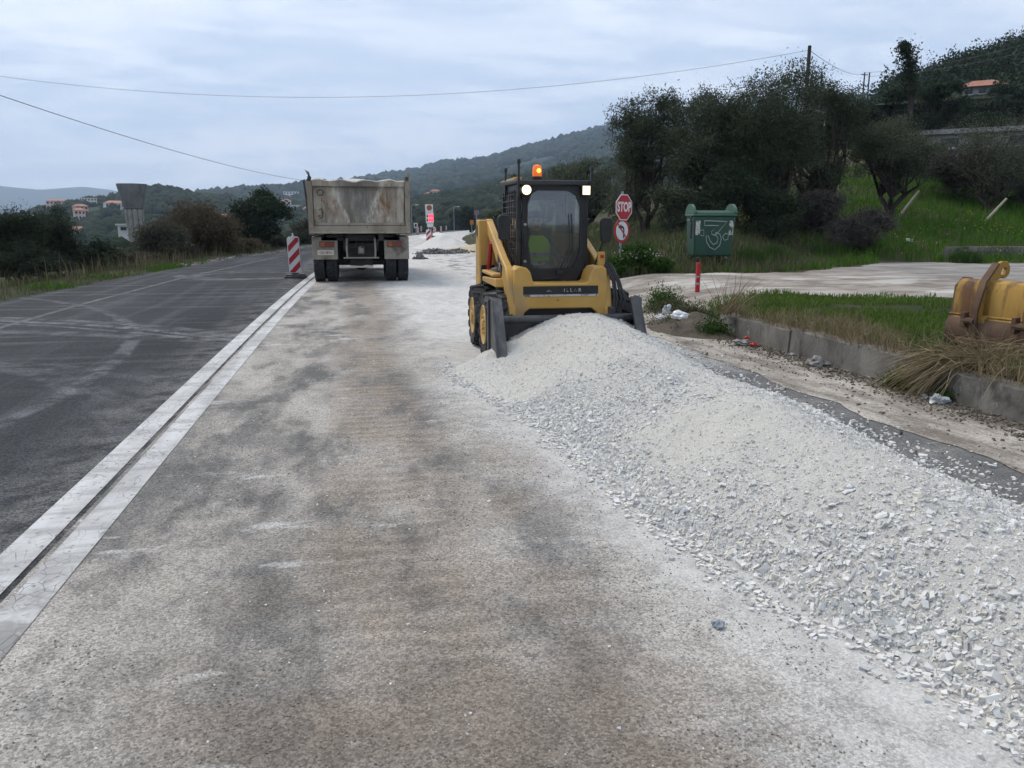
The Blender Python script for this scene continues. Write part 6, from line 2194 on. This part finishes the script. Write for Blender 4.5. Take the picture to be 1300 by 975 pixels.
# crumbs of soil, leaf litter and chips along the kerb foot and over the gutter
n = 5200
y = 3.0 + 9.0 * r_.random(n)
x = KERB0 - .02 - np.abs(r_.normal(0, .16, n)) * np.where(r_.random(n) < .2, 3.0, 1.0)
s = r_.uniform(.005, .024, n) * np.where(r_.random(n) < .04, 2.0, 1)
link('gutter_debris', stones('gutter_debris', np.stack((x, y, .006 + s * .2), -1), s, r_, True), pm('gutter_debris', (.06, .05, .038), (.20, .175, .14), 45, .95, 0, .1), None, kind='stuff', label='dark crumbs and leaf litter along the kerb foot', cat='debris')

# verge left of the road
x, y = scatter(46000, -17, 0, 7, 52, lambda x, y: (x < left_edge(y) - .12 - np.abs(fbm(y * .8, y * 0, 4)) * .5) & (x > left_edge(y) - 6.5), 1.3)
s = left_edge(y) - x
blades('verge_grass', x, y, .12 + .20 * sst(s, .4, 2.5), .016, r_, M['verge'], 'dull green and straw grass on the verge left of the road', .45)
x, y = scatter(9000, -15, -1, 9, 50, lambda x, y: (x < left_edge(y) - .9) & (x > left_edge(y) - 5) & (fbm(x * .5, y * .5, 9, 3) > .0))
blades('tall_dry_weeds', x, y, np.full(len(x), .62), .012, r_, M['drystem'], 'tall dry weeds behind the left verge', .3)
x, y = scatter(7000, -8, -5, 20, 36, lambda x, y: (x < left_edge(y) - .05) & (x > left_edge(y) - 1.2) & (fbm(x * .7, y * .5, 29, 3) > .03))
blades('green_weeds', x, y, np.full(len(x), .16), .02, r_, M['lush'], 'bright green weeds in patches at the left road edge', .5)
# pale rubble margin at the far left edge
n = 900
y = r_.uniform(31, 60, n)
x = left_edge(y) - .05 - np.abs(r_.normal(0, .3, n))
link('verge_rubble', stones('verge_rubble', np.stack((x, y, H(x, y) + .02), -1), r_.uniform(.03, .13, n), r_, True), M['rock'], None, kind='stuff', label='pale stones edging the far left verge', cat='rubble')

# bank on the right
bank = lambda x, y: (y > dirt_far(x) + .1 + fbm(x * .9, y * .9, 44, 3) * 1.2) & (x > 5.4 + bend(y))
x, y = scatter(85000, 5, 42, 17.5, 46, lambda x, y: bank(x, y) & (x < 3 + y * 1.1), 1.35)
lush = sst(x / y, .58, .72)
g1 = r_.random(len(x)) < .25 + .75 * lush
blades('bank_grass', x[g1], y[g1], .20 + .12 * lush[g1], .03, r_, M['lush'], 'lush green grass on the bank below the olives', .5)
blades('bank_weeds', x[~g1], y[~g1], .22 + .2 * r_.random((~g1).sum()), .028, r_, M['verge'], 'dull grass and weeds below the grove behind the dumpster', .5)
x, y = scatter(1300, 15, 30, 20, 30, lambda x, y: bank(x, y) & (x / y > .72) & (fbm(x * .6, y * .6, 71, 3) > 0))
P = np.stack((x, y, H(x, y) + r_.uniform(.2, .42, len(x))), -1)
quads_obj('yellow_flowers', leaf_quads(P, r_, .045, .04), M['yflower'], None, kind='stuff', label='yellow flowers dotted through the bank grass', cat='flowers')
# grassy tongue between the dirt patches and daffodil-like tufts near the dumpster
for a, b, lab in ((985, 330, 'upright leafy tuft right of the dumpster'), (1045, 326, 'leafy tuft at the foot of the brown weeds'), (955, 334, 'leafy tuft beside the dumpster wheels'), (1225, 335, 'leafy tuft at the dirt edge above the excavator bucket')):
    q = hit(a, b)
    x, y = q[0] + np.clip(r_.normal(0, .2, 600), -.36, .36), q[1] + np.clip(r_.normal(0, .16, 600), -.3, .3)
    n_ = len(x)
    o = blades('leafy_tuft', x, y, np.full(n_, .36), .03, r_, M['weed'], lab, .35)
    del o['kind']
    o['category'] = 'plant'
# flowering weeds at the sign
for i, (a, yt, w_, n_, lab) in enumerate(((806, 313, 24, 7000, 'lush weed with white flower heads around the sign post'), (783, 322, 15, 3000, 'leafy weed behind the loader hoses'), (838, 325, 16, 3000, 'leafy weed between the flowers and the dumpster'))):
    Y_ = 18.6 - .2 * i
    t = tree('flowering_weed', lab, a, yt, w_, Y_, n_, M['weed'], (.10, .05), 'plant', .0, False, 10, .45, .22, up=.5, hollow=0)
    if i == 0:
        P = np.stack((r_.normal(.12, .22, 240), r_.normal(-.1, .2, 240), r_.normal(.50, .07, 240)), -1)
        quads_obj('flower_heads', leaf_quads(P, r_, .05, .045), M['flower'], t)

# ------------------------------------------------------------------ haze
m, g = newmat('thin_haze')
v = g.n('ShaderNodeVolumePrincipled')
v.inputs['Color'].default_value = (.60, .76, 1.0, 1)
v.inputs['Density'].default_value = 1.7e-4
v.inputs['Anisotropy'].default_value = .2
g.out(v.outputs[0], True)
MB().box(-7600, 7600, -7600, 7600, -60, 900).build('haze', m, None, smooth=False, kind='stuff', label='thin blue haze filling the valley air', cat='haze')
